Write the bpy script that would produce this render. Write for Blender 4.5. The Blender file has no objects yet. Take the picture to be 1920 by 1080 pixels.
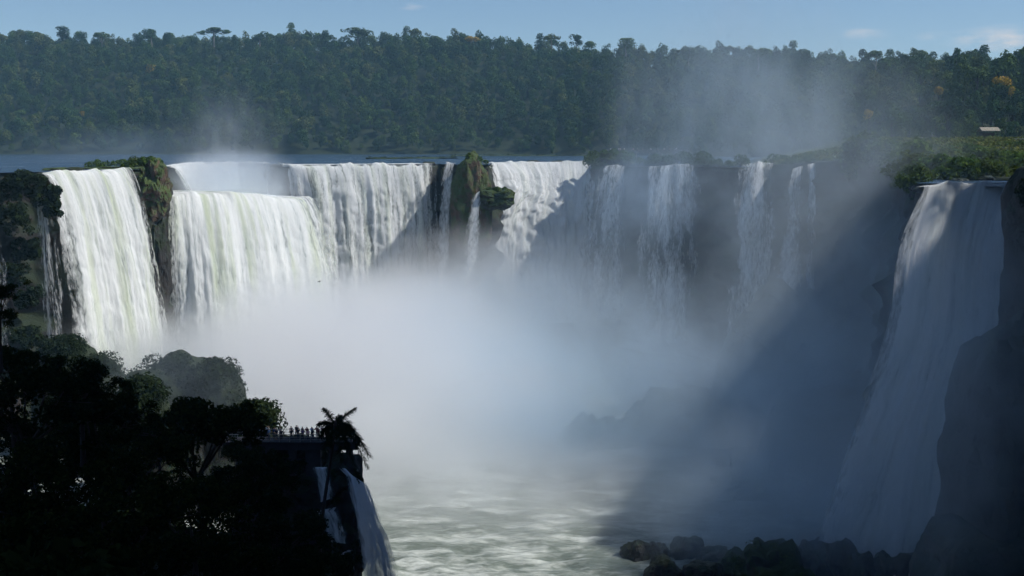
import bpy, bmesh, math, random
import numpy as np
from mathutils import Vector, Matrix

# ------------------------------------------------------------------ camera, light, exposure
scene = bpy.context.scene
COL = scene.collection
R = math.radians
F = 2318.0                     # focal length in pixels of a 1920 wide frame
CZ = 7.0                       # camera height above the upper river
PITCH = math.atan((540 - 275) / F)
cd = bpy.data.cameras.new('camera')
cd.sensor_width = 36.0
cd.lens = 36.0 * F / 1920.0
cd.clip_start = 0.5
cd.clip_end = 20000
cam = bpy.data.objects.new('camera', cd)
cam.location = (0, 0, CZ)
cam.rotation_euler = (math.pi / 2 - PITCH, 0, 0)
COL.objects.link(cam)
scene.camera = cam

SUN_EL, SUN_AZ = 48.5, 90.0   # azimuth clockwise from +Y
S = Vector((math.sin(R(SUN_AZ)) * math.cos(R(SUN_EL)), math.cos(R(SUN_AZ)) * math.cos(R(SUN_EL)), math.sin(R(SUN_EL))))
w = bpy.data.worlds.new('World')
scene.world = w
w.use_nodes = True
nt = w.node_tree
bg = nt.nodes['Background']
bg.inputs['Strength'].default_value = 0.090
sky = nt.nodes.new('ShaderNodeTexSky')
sky.sky_type = 'NISHITA'
sky.sun_disc = False
sky.sun_elevation = R(SUN_EL)
sky.sun_rotation = R(SUN_AZ)
sky.altitude = 1500
sky.air_density = 1.0
sky.dust_density = 0.15
sky.ozone_density = 3.0
# a few thin fair-weather clouds low over the horizon, each in its own direction
tc = nt.nodes.new('ShaderNodeTexCoord')
mp = nt.nodes.new('ShaderNodeMapping')
mp.inputs['Scale'].default_value = (30, 30, 110)
nz = nt.nodes.new('ShaderNodeTexNoise')
nz.inputs['Scale'].default_value = 1.6
nz.inputs['Detail'].default_value = 6
acc = None
for (az, el, rad, amt) in ((21.3, 4.55, .030, 1.0), (15.6, 4.9, .016, .55), (18.6, 4.75, .012, .4), (-4.6, 6.3, .010, .45), (17.5, 6.7, .022, .3), (-15.5, 6.75, .02, .2)):
    dv = (math.sin(R(az)) * math.cos(R(el)), math.cos(R(az)) * math.cos(R(el)), math.sin(R(el)))
    sb = nt.nodes.new('ShaderNodeVectorMath'); sb.operation = 'SUBTRACT'; sb.inputs[1].default_value = dv
    nt.links.new(tc.outputs['Generated'], sb.inputs[0])
    ms = nt.nodes.new('ShaderNodeVectorMath'); ms.operation = 'MULTIPLY'; ms.inputs[1].default_value = (1 / rad, 1 / rad, 4.0 / rad)
    nt.links.new(sb.outputs[0], ms.inputs[0])
    ln_ = nt.nodes.new('ShaderNodeVectorMath'); ln_.operation = 'LENGTH'; nt.links.new(ms.outputs[0], ln_.inputs[0])
    rg_ = nt.nodes.new('ShaderNodeMapRange'); rg_.interpolation_type = 'SMOOTHSTEP'
    rg_.inputs['From Min'].default_value = 1.6; rg_.inputs['From Max'].default_value = .2; rg_.inputs['To Max'].default_value = amt
    nt.links.new(ln_.outputs['Value'], rg_.inputs['Value'])
    if acc is None: acc = rg_.outputs[0]
    else:
        ad = nt.nodes.new('ShaderNodeMath'); ad.operation = 'MAXIMUM'
        nt.links.new(acc, ad.inputs[0]); nt.links.new(rg_.outputs[0], ad.inputs[1]); acc = ad.outputs[0]
cr = nt.nodes.new('ShaderNodeValToRGB')
cr.color_ramp.elements[0].position = 0.38
cr.color_ramp.elements[0].color = (0, 0, 0, 1)
cr.color_ramp.elements[1].position = 0.72
cr.color_ramp.elements[1].color = (1, 1, 1, 1)
cf = nt.nodes.new('ShaderNodeMath'); cf.operation = 'MULTIPLY'
mx = nt.nodes.new('ShaderNodeMix')
mx.data_type = 'RGBA'
mx.inputs['B'].default_value = (8.0, 7.6, 7.6, 1)
nt.links.new(tc.outputs['Generated'], mp.inputs['Vector'])
nt.links.new(mp.outputs['Vector'], nz.inputs['Vector'])
nt.links.new(nz.outputs['Fac'], cr.inputs['Fac'])
nt.links.new(cr.outputs['Color'], cf.inputs[0])
nt.links.new(acc, cf.inputs[1])
nt.links.new(cf.outputs[0], mx.inputs['Factor'])
tint = nt.nodes.new('ShaderNodeMix')
tint.data_type = 'RGBA'
tint.blend_type = 'MULTIPLY'
tint.inputs['Factor'].default_value = 1.0
tint.inputs['B'].default_value = (0.92, 0.95, 0.99, 1)
nt.links.new(sky.outputs['Color'], tint.inputs['A'])
nt.links.new(tint.outputs['Result'], mx.inputs['A'])
nt.links.new(mx.outputs['Result'], bg.inputs['Color'])

sl = bpy.data.lights.new('sun', 'SUN')
sl.energy = 5.0
sl.angle = R(2.0)   # disc widened to soften the cliff's shadow edge in the mist
sl.color = (1.0, 0.97, 0.91)
so = bpy.data.objects.new('sun', sl)
so.rotation_euler = S.to_track_quat('Z', 'Y').to_euler()
so.location = (200, -100, 300)
COL.objects.link(so)

scene.view_settings.view_transform = 'Standard'
scene.view_settings.look = 'None'
scene.view_settings.gamma = 1.0
scene.view_settings.use_curve_mapping = False
scene.view_settings.exposure = 0.1
scene.render.engine = 'CYCLES'
cy = scene.cycles
cy.use_denoising = True
cy.max_bounces = 14
cy.diffuse_bounces = 2
cy.glossy_bounces = 2
cy.transmission_bounces = 2
cy.transparent_max_bounces = 12
cy.volume_bounces = 9
cy.adaptive_threshold = 0.045
cy.adaptive_min_samples = 16
cy.volume_max_steps = 128
cy.volume_step_rate = 1.0
cy.sample_clamp_indirect = 6.0

# ------------------------------------------------------------------ helpers
cp, sp = math.cos(PITCH), math.sin(PITCH)

def P(px, py, D):
    """The world point seen at pixel (px, py) of the 1920x1080 frame at distance D along +Y."""
    x, y = (px - 960) / F, (540 - py) / F
    d = Vector((x, cp + y * sp, -sp + y * cp))
    t = D / d.y
    return Vector((d.x * t, D, CZ + d.z * t))

def _hash(ix, iy, iz, seed):
    h = (ix.astype(np.uint32) * np.uint32(374761393) + iy.astype(np.uint32) * np.uint32(668265263)
         + iz.astype(np.uint32) * np.uint32(2147483647) + np.uint32(seed * 7919 + 13) * np.uint32(1274126177))
    h = (h ^ (h >> np.uint32(13))) * np.uint32(1274126177)
    h = h ^ (h >> np.uint32(16))
    return (h & np.uint32(0xffffff)).astype(np.float64) / 0xffffff

def vnoise(p, seed=0):
    p = np.asarray(p, float)
    i = np.floor(p).astype(np.int64)
    f = p - i
    f = f * f * (3 - 2 * f)
    out = 0
    for dx in (0, 1):
        for dy in (0, 1):
            for dz in (0, 1):
                wgt = (f[:, 0] if dx else 1 - f[:, 0]) * (f[:, 1] if dy else 1 - f[:, 1]) * (f[:, 2] if dz else 1 - f[:, 2])
                out = out + wgt * _hash(i[:, 0] + dx, i[:, 1] + dy, i[:, 2] + dz, seed)
    return out * 2 - 1

def fbm(p, octs=4, seed=0, gain=.5):
    p = np.asarray(p, float)
    a, out = 1.0, 0
    for k in range(octs):
        out = out + a * vnoise(p, seed + k)
        p = p * 2.03 + 11.7
        a *= gain
    return out

def mesh(name, V, Fq, mats, smooth=False, uv=None, attrs=None, midx=None):
    """A mesh datablock from numpy vertices and an (n, k) face array or a list of them."""
    me = bpy.data.meshes.new(name)
    V = np.asarray(V, np.float32)
    Fs = Fq if isinstance(Fq, list) else [Fq]
    Fs = [np.asarray(f, np.int32) for f in Fs if len(f)]
    loops = np.concatenate([f.ravel() for f in Fs])
    tot = np.concatenate([np.full(len(f), f.shape[1], np.int32) for f in Fs])
    start = np.concatenate([[0], np.cumsum(tot)[:-1]]).astype(np.int32)
    me.vertices.add(len(V)); me.vertices.foreach_set('co', V.ravel())
    me.loops.add(len(loops)); me.loops.foreach_set('vertex_index', loops)
    me.polygons.add(len(tot)); me.polygons.foreach_set('loop_start', start)
    for m in (mats if isinstance(mats, (list, tuple)) else [mats]):
        me.materials.append(m)
    if midx is not None:
        me.polygons.foreach_set('material_index', np.asarray(midx, np.int32))
    me.polygons.foreach_set('use_smooth', np.full(len(tot), smooth, bool))
    if uv is not None:
        l = me.uv_layers.new(name='UVMap')
        l.data.foreach_set('uv', np.asarray(uv, np.float32)[loops].ravel())
    for k, v in (attrs or {}).items():
        a = me.attributes.new(k, 'FLOAT', 'POINT')
        a.data.foreach_set('value', np.asarray(v, np.float32))
    me.update(calc_edges=True)
    return me

def link(name, data, parent=None, loc=None):
    o = bpy.data.objects.new(name, data)
    COL.objects.link(o)
    if parent is not None:
        o.parent = parent
    if loc is not None:
        o.location = loc
    return o

def tag(o, label, cat=None, group=None, kind=None):
    o['label'] = label
    if cat: o['category'] = cat
    if group: o['group'] = group
    if kind: o['kind'] = kind
    return o

def empty(name, loc, label, cat, group=None):
    o = link(name, None, None, loc)
    o.empty_display_size = 1
    return tag(o, label, cat, group)

def dup(src, loc=None, rz=None, sc=None, label=None, group=None):
    """A thing copied with its parts and their sub-parts."""
    r = src.copy(); COL.objects.link(r)
    if loc is not None: r.location = loc
    if rz is not None: r.rotation_euler = (0, 0, rz)
    if sc is not None: r.scale = sc if hasattr(sc, '__len__') else (sc, sc, sc)
    if label: r['label'] = label
    if group: r['group'] = group
    for ch in list(src.children):
        c = ch.copy(); COL.objects.link(c); c.parent = r
        for g in list(ch.children):
            d = g.copy(); COL.objects.link(d); d.parent = c
    return r

class MB:
    """Collects tubes and boxes into one mesh."""
    def __init__(s): s.V = []; s.Fq = []; s.n = 0
    def add(s, V, Fq):
        s.V.append(np.asarray(V, float)); s.Fq.append(np.asarray(Fq, int) + s.n); s.n += len(V)
    def box(s, c, d, rz=0.0):
        x, y, z = [k / 2 for k in d]
        v = np.array([(-x, -y, -z), (x, -y, -z), (x, y, -z), (-x, y, -z), (-x, -y, z), (x, -y, z), (x, y, z), (-x, y, z)])
        ca, sa = math.cos(rz), math.sin(rz)
        v = np.stack([v[:, 0] * ca - v[:, 1] * sa, v[:, 0] * sa + v[:, 1] * ca, v[:, 2]], 1) + np.array(c)
        s.add(v, [(0, 3, 2, 1), (4, 5, 6, 7), (0, 1, 5, 4), (1, 2, 6, 5), (2, 3, 7, 6), (3, 0, 4, 7)])
    def tube(s, pts, radii, n=7):
        pts = [Vector(p) for p in pts]
        V = []
        for i, p in enumerate(pts):
            d = (pts[min(i + 1, len(pts) - 1)] - pts[max(i - 1, 0)]).normalized()
            a = d.orthogonal().normalized() if abs(d.z) > .9 else d.cross(Vector((0, 0, 1))).normalized()
            if abs(d.z) > .9: a = Vector((1, 0, 0)) - d * d.x; a.normalize()
            b = d.cross(a)
            for k in range(n):
                t = 2 * math.pi * k / n
                V.append(p + (a * math.cos(t) + b * math.sin(t)) * radii[i])
        Fq = [(i * n + k, i * n + (k + 1) % n, (i + 1) * n + (k + 1) % n, (i + 1) * n + k) for i in range(len(pts) - 1) for k in range(n)]
        e = len(V); V.append(pts[-1])
        m = (len(pts) - 1) * n
        Fq += [(m + k, m + (k + 1) % n, e, e) for k in range(0)]
        s.add([tuple(v) for v in V], Fq)
    def build(s, name, mat, parent=None, smooth=True, loc=None):
        return link(name, mesh(name, np.concatenate(s.V), np.concatenate(s.Fq), mat, smooth), parent, loc)

# ------------------------------------------------------------------ materials
def newmat(name):
    m = bpy.data.materials.new(name); m.use_nodes = True
    t = m.node_tree; t.nodes.clear()
    out = t.nodes.new('ShaderNodeOutputMaterial')
    return m, t, out

def nd(t, typ, **kw):
    n = t.nodes.new(typ)
    for k, v in kw.items():
        if k in n.inputs: n.inputs[k].default_value = v
        else: setattr(n, k, v)
    return n

def ramp(t, fac, stops, interp='LINEAR'):
    r = t.nodes.new('ShaderNodeValToRGB')
    e = r.color_ramp.elements
    while len(e) < len(stops): e.new(0.5)
    for el, (p, c) in zip(e, stops):
        el.position = p; el.color = (*c, 1) if len(c) == 3 else c
    r.color_ramp.interpolation = interp
    t.links.new(fac, r.inputs['Fac'])
    return r.outputs['Color']

def mixc(t, fac, a, b):
    m = t.nodes.new('ShaderNodeMix'); m.data_type = 'RGBA'
    for k, v in (('Factor', fac), ('A', a), ('B', b)):
        if hasattr(v, 'is_linked'): t.links.new(v, m.inputs[k])
        else: m.inputs[k].default_value = v if k == 'Factor' else (*v, 1)
    return m.outputs['Result']

def math_(t, op, a, b=None, c=None, clamp=False):
    m = t.nodes.new('ShaderNodeMath'); m.operation = op; m.use_clamp = clamp
    for i, v in enumerate((a, b, c)):
        if v is None: continue
        if hasattr(v, 'is_linked'): t.links.new(v, m.inputs[i])
        else: m.inputs[i].default_value = v
    return m.outputs[0]

def noise(t, vec, scale, detail=3, rough=.55):
    n = nd(t, 'ShaderNodeTexNoise', Scale=scale, Detail=detail, Roughness=rough)
    if vec is not None: t.links.new(vec, n.inputs['Vector'])
    return n.outputs['Fac']

def pos(t): return t.nodes.new('ShaderNodeNewGeometry').outputs['Position']

def scaled(t, vec, s):
    m = nd(t, 'ShaderNodeMapping'); m.inputs['Scale'].default_value = s
    t.links.new(vec, m.inputs['Vector'])
    return m.outputs['Vector']

def leaf_mat(name, cols, use_attr=False, trans=.25, k=1.0):
    """Leaves: colour by tree (object or 'tone' attribute) and by leaf."""
    m, t, out = newmat(name)
    if use_attr:
        a = nd(t, 'ShaderNodeAttribute', attribute_name='tone'); tone = a.outputs['Fac']
    else:
        tone = t.nodes.new('ShaderNodeObjectInfo').outputs['Random']
    lf = nd(t, 'ShaderNodeAttribute', attribute_name='leaf').outputs['Fac']
    c1 = ramp(t, tone, [(i / (len(cols) - 1), [x * k for x in c]) for i, c in enumerate(cols)])
    hsv = nd(t, 'ShaderNodeHueSaturation')
    v = math_(t, 'MULTIPLY_ADD', lf, 0.9, 0.55)
    t.links.new(v, hsv.inputs['Value'])
    t.links.new(math_(t, 'MULTIPLY_ADD', lf, -0.03, 0.515), hsv.inputs['Hue'])
    t.links.new(c1, hsv.inputs['Color'])
    d = nd(t, 'ShaderNodeBsdfDiffuse'); t.links.new(hsv.outputs['Color'], d.inputs['Color'])
    tr = nd(t, 'ShaderNodeBsdfTranslucent'); t.links.new(hsv.outputs['Color'], tr.inputs['Color'])
    mx = nd(t, 'ShaderNodeMixShader', Fac=trans)
    t.links.new(d.outputs[0], mx.inputs[1]); t.links.new(tr.outputs[0], mx.inputs[2])
    t.links.new(mx.outputs[0], out.inputs['Surface'])
    return m

GREENS = [(.012, .028, .012), (.035, .068, .016), (.018, .042, .018), (.060, .090, .022), (.024, .05, .012), (.08, .095, .03), (.016, .036, .016), (.05, .085, .018)]
M_far = leaf_mat('rainforest_leaves', GREENS, False, .12, 1.2)
M_farx = leaf_mat('rainforest_mass_leaves', GREENS, True, .12, 1.2)
M_yellow = leaf_mat('yellow_blossom', [(.26, .18, .02), (.32, .23, .03)], False, .2)
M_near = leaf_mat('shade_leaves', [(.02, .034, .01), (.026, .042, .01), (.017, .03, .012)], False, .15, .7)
M_shrub = leaf_mat('shrub_leaves', [(.05, .10, .02), (.06, .10, .018), (.045, .085, .02), (.075, .10, .02)], False, .3, 1.0)
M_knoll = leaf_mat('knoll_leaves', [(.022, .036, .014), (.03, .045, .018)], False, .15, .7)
M_grass = leaf_mat('meadow_grass', [(.07, .12, .02), (.08, .12, .025), (.10, .11, .03), (.05, .09, .02)], True, .3, 1.0)
M_palm = leaf_mat('palm_fronds', [(.02, .035, .012), (.025, .04, .012)], False, .1, .7)

def rock_mat(name, dark, light, moss, moss_amt, scale=.12, rough=.8):
    m, t, out = newmat(name)
    p = pos(t)
    n1 = noise(t, scaled(t, p, (1, 1, 1.8)), scale, 6, .62)
    n2 = noise(t, p, scale * .45, 4, .6)
    n3 = noise(t, p, scale * 7, 4, .6)
    c = ramp(t, n1, [(.3, dark), (.7, light)])
    g = t.nodes.new('ShaderNodeNewGeometry')
    sep = nd(t, 'ShaderNodeSeparateXYZ'); t.links.new(g.outputs['Normal'], sep.inputs[0])
    mm = math_(t, 'ADD', math_(t, 'MULTIPLY_ADD', sep.outputs['Z'], .45, n2), math_(t, 'MULTIPLY', n3, .35))
    mf = ramp(t, mm, [(.85 - moss_amt * .5, (0, 0, 0)), (1.0 - moss_amt * .45, (1, 1, 1))])
    mc = mixc(t, n3, [x * .6 for x in moss], [x * 1.4 for x in moss])
    col = mixc(t, mf, c, mc)
    b = nd(t, 'ShaderNodeBsdfPrincipled', Roughness=rough)
    b.inputs['Specular IOR Level'].default_value = .25
    t.links.new(col, b.inputs['Base Color'])
    bp = nd(t, 'ShaderNodeBump', Strength=.9, Distance=.8)
    t.links.new(math_(t, 'ADD', n1, math_(t, 'MULTIPLY', n3, .5)), bp.inputs['Height'])
    t.links.new(bp.outputs[0], b.inputs['Normal'])
    t.links.new(b.outputs[0], out.inputs['Surface'])
    return m

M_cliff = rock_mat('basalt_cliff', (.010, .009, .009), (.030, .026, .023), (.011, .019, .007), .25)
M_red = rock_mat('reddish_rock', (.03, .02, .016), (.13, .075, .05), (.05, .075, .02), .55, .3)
M_boulder = rock_mat('wet_boulder', (.016, .017, .019), (.05, .05, .052), (.02, .03, .01), .05, .35, .5)
M_moss = rock_mat('mossy_rock', (.014, .016, .013), (.04, .04, .032), (.03, .05, .012), .6, .3)
M_talus = rock_mat('talus_rock', (.012, .013, .012), (.03, .03, .027), (.016, .025, .009), .5, .3)
M_ground = rock_mat('forest_floor', (.008, .010, .006), (.016, .018, .009), (.012, .02, .007), .7, .08, .95)

def bark_mat(name, a, b):
    m, t, out = newmat(name)
    n = noise(t, scaled(t, pos(t), (6, 6, 1)), 1.5, 4)
    bs = nd(t, 'ShaderNodeBsdfPrincipled', Roughness=.9)
    t.links.new(ramp(t, n, [(.3, a), (.7, b)]), bs.inputs['Base Color'])
    t.links.new(bs.outputs[0], out.inputs['Surface'])
    return m
M_bark = bark_mat('bark', (.012, .010, .008), (.035, .028, .022))
M_pale_bark = bark_mat('pale_bark', (.09, .08, .07), (.2, .18, .16))
M_palmtrunk = bark_mat('palm_bark', (.022, .015, .013), (.055, .038, .03))

def plain(name, col, rough=.7, var=.15, scale=1.0, metal=0):
    m, t, out = newmat(name)
    n = noise(t, pos(t), scale, 4)
    b = nd(t, 'ShaderNodeBsdfPrincipled', Roughness=rough, Metallic=metal)
    t.links.new(ramp(t, n, [(.3, [x * (1 - var) for x in col]), (.7, [x * (1 + var) for x in col])]), b.inputs['Base Color'])
    t.links.new(b.outputs[0], out.inputs['Surface'])
    return m

def fall_mat(name, white=(.86, .87, .87), tint=(.62, .68, .50), tint_amt=.35, density=1.0, streak=1.0, edge=.12, fine=1.0, trans=.33, grain=.45):
    """Falling water: foam white in long vertical strands with thin green-tinted sheets between; open where the water breaks up.
    UV: u across in metres, v down in metres; the second layer (edge) holds 0..1 across and down."""
    m, t, out = newmat(name)
    uv = nd(t, 'ShaderNodeUVMap', uv_map='UVMap').outputs[0]
    ew = nd(t, 'ShaderNodeAttribute', attribute_name='across').outputs['Fac']
    dw = nd(t, 'ShaderNodeAttribute', attribute_name='down').outputs['Fac']
    s1 = noise(t, scaled(t, uv, (.16 * streak, .012, 1)), 1, 4, .55)
    wv = noise(t, scaled(t, uv, (.25, .12, 1)), 1, 3, .6)
    uvw = nd(t, 'ShaderNodeVectorMath', operation='ADD'); t.links.new(uv, uvw.inputs[0])
    cx = nd(t, 'ShaderNodeCombineXYZ'); t.links.new(math_(t, 'MULTIPLY_ADD', wv, 3.0, -1.5), cx.inputs[0]); t.links.new(cx.outputs[0], uvw.inputs[1])
    s2 = noise(t, scaled(t, uvw.outputs[0], (.45 * streak, .05, 1)), 1, 5, .6)
    s3 = noise(t, scaled(t, uv, (2.2 * fine, grain, 1)), 1, 4, .65)
    tf = ramp(t, s1, [(.48, (0, 0, 0)), (.62, (1, 1, 1))])
    tf = math_(t, 'MULTIPLY', tf, tint_amt)
    c = mixc(t, tf, white, tint)
    c = mixc(t, ramp(t, s2, [(.34, (.38, .38, .38)), (.52, (0, 0, 0))]), c, (.44, .50, .50))
    c = mixc(t, ramp(t, s3, [(.30, (.25, .25, .25)), (.5, (0, 0, 0))]), c, (.5, .55, .56))
    d = nd(t, 'ShaderNodeBsdfDiffuse', Roughness=.6); t.links.new(c, d.inputs['Color'])
    tl = nd(t, 'ShaderNodeBsdfTranslucent'); t.links.new(c, tl.inputs['Color'])
    mx0 = nd(t, 'ShaderNodeMixShader', Fac=trans)
    t.links.new(d.outputs[0], mx0.inputs[1]); t.links.new(tl.outputs[0], mx0.inputs[2])
    bp = nd(t, 'ShaderNodeBump', Strength=.4, Distance=.7)
    hh = math_(t, 'ADD', math_(t, 'MULTIPLY', s2, 1.2), math_(t, 'MULTIPLY', s3, .5))
    t.links.new(hh, bp.inputs['Height'])
    t.links.new(bp.outputs[0], d.inputs['Normal'])
    # coverage
    e1 = math_(t, 'MULTIPLY', math_(t, 'MULTIPLY', ew, math_(t, 'SUBTRACT', 1.0, ew)), 4.0)
    e = math_(t, 'DIVIDE', e1, edge * 4, clamp=True)
    cov = math_(t, 'ADD', math_(t, 'MULTIPLY', s2, .9), math_(t, 'MULTIPLY', s3, .5))
    a = math_(t, 'MULTIPLY_ADD', math_(t, 'SUBTRACT', cov, .70), 3.5, density)
    a = math_(t, 'ADD', a, math_(t, 'MULTIPLY', math_(t, 'SUBTRACT', e, 1.0), 1.3), clamp=True)
    tp = nd(t, 'ShaderNodeBsdfTransparent')
    mx = nd(t, 'ShaderNodeMixShader')
    t.links.new(a, mx.inputs[0]); t.links.new(tp.outputs[0], mx.inputs[1]); t.links.new(mx0.outputs[0], mx.inputs[2])
    t.links.new(mx.outputs[0], out.inputs['Surface'])
    return m

M_fall = fall_mat('white_water', (.91, .92, .91), tint_amt=.8, density=1.35)
M_fall3 = fall_mat('broken_white_water', (.90, .91, .91), tint_amt=.35, density=1.05, streak=1.3, fine=1.3, grain=1.0)
M_veil = fall_mat('thin_white_veil', tint_amt=.1, density=.55, streak=1.3, edge=.3)
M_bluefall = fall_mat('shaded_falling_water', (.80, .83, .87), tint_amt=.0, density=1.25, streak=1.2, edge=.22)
M_right = fall_mat('wide_shaded_water', (.91, .92, .93), tint_amt=.15, density=1.45, streak=.9, edge=.1)
M_foamfall = fall_mat('churned_white_water', tint_amt=.15, density=1.5, streak=1.0, fine=.8)
M_spray = fall_mat('soft_falling_water', tint_amt=.0, density=1.1, streak=.8, edge=.4)

def river_mat(name, deep, foam_lo, foam_hi, fscale, stretch, rough=.2, bump=.3, bscale=.5, foamcol=(.75, .77, .76)):
    m, t, out = newmat(name)
    p = pos(t)
    a = noise(t, scaled(t, p, stretch), fscale, 6, .62)
    b_ = noise(t, scaled(t, p, stretch), fscale * 4.5, 5, .65)
    f = math_(t, 'ADD', math_(t, 'MULTIPLY', a, .6), math_(t, 'MULTIPLY', b_, .4))
    fo = ramp(t, f, [(foam_lo, (0, 0, 0)), (foam_hi, (1, 1, 1))])
    b = nd(t, 'ShaderNodeBsdfPrincipled', IOR=1.33)
    t.links.new(mixc(t, fo, deep, foamcol), b.inputs['Base Color'])
    t.links.new(math_(t, 'MULTIPLY_ADD', fo, .6, rough), b.inputs['Roughness'])
    bp = nd(t, 'ShaderNodeBump', Strength=bump, Distance=1.0)
    t.links.new(noise(t, scaled(t, p, stretch), bscale, 4, .6), bp.inputs['Height'])
    t.links.new(bp.outputs[0], b.inputs['Normal'])
    t.links.new(b.outputs[0], out.inputs['Surface'])
    return m
M_upper = river_mat('upper_river_water', (.02, .04, .065), .60, .70, .05, (.5, 2.2, 1), .25, .5, .35)
M_lower = river_mat('lower_river_water', (.13, .155, .13), .47, .64, .11, (.6, 1.6, 1), .35, .8, .3, (.50, .53, .50))

# ------------------------------------------------------------------ terrain
def cat(pts, n):
    """Catmull-Rom through points, n samples, even in index."""
    pts = np.asarray(pts, float)
    q = np.vstack([2 * pts[0] - pts[1], pts, 2 * pts[-1] - pts[-2]])
    s = np.linspace(0, len(pts) - 1 - 1e-6, n)
    i = s.astype(int); f = (s - i)[:, None]
    p0, p1, p2, p3 = q[i], q[i + 1], q[i + 2], q[i + 3]
    return .5 * (2 * p1 + (p2 - p0) * f + (2 * p0 - 5 * p1 + 4 * p2 - p3) * f ** 2 + (3 * p1 - p0 - 3 * p2 + p3) * f ** 3)

def resample(pts, step):
    pts = np.asarray(pts, float)
    L = np.concatenate([[0], np.cumsum(np.linalg.norm(np.diff(pts, axis=0), axis=1))])
    s = np.linspace(0, L[-1], max(2, int(L[-1] / step)))
    return np.stack([np.interp(s, L, pts[:, k]) for k in range(pts.shape[1])], 1), s

def px(p, D): return ((p - 960) / F * D * 1.0, D)

RIM = [(-260, -60), (-215, 120), (-185, 240), (-160, 318), (-140, 336), (-133, 347), (-117, 379), (-110, 390),
       (-121, 430), (-134, 500), (-128, 560), (-112, 545), (-96, 500), (-86, 478), (-66, 486), (-46, 496), (-29, 506), (-24, 502), (-20, 490),
       (-10, 488), (-10, 512), (-8, 524), (14, 545), (36, 552), px(1118, 520), px(1150, 492), px(1178, 486), px(1222, 466), px(1290, 464),
       px(1345, 446), px(1397, 429), px(1452, 427), px(1500, 402), px(1530, 388), px(1590, 370), px(1668, 340), px(1705, 310), px(1712, 270), px(1728, 238),
       px(1830, 241), px(1900, 248), (97, 226), (92, 200), (86, 172), (74, 135), (55, 90), (40, 50), (34, 10), (32, -60)]
RIM = np.array(RIM)

def inside(poly, x, y):
    c = np.zeros(x.shape, bool)
    n = len(poly)
    for i in range(n):
        x1, y1 = poly[i]; x2, y2 = poly[(i + 1) % n]
        if y1 == y2: continue
        k = ((y1 > y) != (y2 > y)) & (x < (x2 - x1) * (y - y1) / (y2 - y1) + x1)
        c ^= k
    return c

def segdist(poly, x, y):
    d = np.full(x.shape, 1e9)
    for i in range(len(poly) - 1):
        ax, ay = poly[i]; bx, by = poly[i + 1]
        vx, vy = bx - ax, by - ay
        t = np.clip(((x - ax) * vx + (y - ay) * vy) / (vx * vx + vy * vy), 0, 1)
        d = np.minimum(d, np.hypot(x - ax - t * vx, y - ay - t * vy))
    return d

def sstep(a, b, x):
    t = np.clip((x - a) / (b - a), 0, 1)
    return t * t * (3 - 2 * t)

BANK = np.array([(-2600, 900), (-900, 1110), (-500, 1150), (-200, 1160), (0, 1150), (90, 1060), (140, 900), (180, 760), (235, 660), (330, 610), (520, 580), (900, 560), (2600, 500)])

def bank_d(x, y):
    """Metres beyond the far bank (positive on land)."""
    yb = np.interp(x, BANK[:, 0], BANK[:, 1])
    d = segdist(BANK, x, y)
    return np.where(y > yb, d, -d)

def hill_h(x, y):
    d = bank_d(x, y)
    ang = x / np.maximum(y, 1)
    Hh = np.interp(ang, [-.6, -.3, -.1, .05, .2, .3, .42, .7], [115, 121, 122, 108, 88, 73, 66, 66])
    L = np.interp(ang, [-.3, .1, .25, .42], [350, 340, 330, 330])
    und = fbm(np.stack([x / 90, y / 90, x * 0], -1).reshape(-1, 3), 3, 5).reshape(np.shape(x)) * 9
    k = np.clip(d / L, 0, 1)
    h = Hh * (1.15 * k - .15 * k * k * k) / 1.0 + und * sstep(20, 150, d)
    return np.where(d > 0, h + 1.0 * sstep(0, 15, d), -2.0)

def meadow_h(x, y):
    """Rise of the right bank plateau (0 in the river)."""
    ang = x / np.maximum(y, 1)
    a = sstep(.19, .30, ang) * sstep(250, 330, y) * (1 - sstep(640, 760, y))
    return a * (1.5 + 8.0 * sstep(300, 520, y))

def spur_h(x, y):
    h = 5.2 - .34 * np.maximum(y, 0) + .20 * np.maximum(-x - 25, 0) - .0 * x
    h = np.minimum(h, 5.2 - .05 * np.maximum(-y, 0))
    right = -24 + 4 * np.sin(y / 17.0) + np.clip((60 - y) * .65, 0, 60)
    h = h - 2.0 * np.maximum(x - right, 0) ** 1.05
    h = h - np.maximum(y - 190, 0) * .35
    return h

def shade_bluff(x, y):
    """Bluff on the near right bank, unseen and raised for its shadow."""
    x0 = np.where(y > 0, 14 + .42 * y, 14.0)
    a = sstep(0, 13, x - x0) * (1 - sstep(120, 260, x - x0))
    return a * np.interp(y, [-140, -60, 0, 176, 184, 196, 240], [0, 70, 128, 128, 122, 6, 0])  # height and length shaped to keep the foreground in shadow

def ground_h(x, y):
    ins = inside(RIM, x, y)
    d = segdist(RIM, x, y)
    deep = ins | (d < 9)
    up = np.maximum(hill_h(x, y), -2.0)
    up = np.maximum(up, meadow_h(x, y) - .4 * (meadow_h(x, y) <= 0) - 1.0 * (meadow_h(x, y) <= 0))
    up = np.where((x > 30) & (y < 240), np.maximum(up, 1 + shade_bluff(x, y)), up)
    up = np.where((x < -100) & (y < 330), np.maximum(up, 1.5), up)
    lo = np.maximum(-76.0, spur_h(x, y))
    lo = lo + fbm(np.stack([x / 12, y / 12, x * 0], -1).reshape(-1, 3), 3, 9).reshape(np.shape(x)) * 1.2 * (lo > -75)
    return np.where(deep, lo, np.maximum(up, lo))

def axis(segs):
    out = []
    for a, b, s in segs: out += list(np.arange(a, b, s))
    return np.array(out + [segs[-1][1]])

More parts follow.
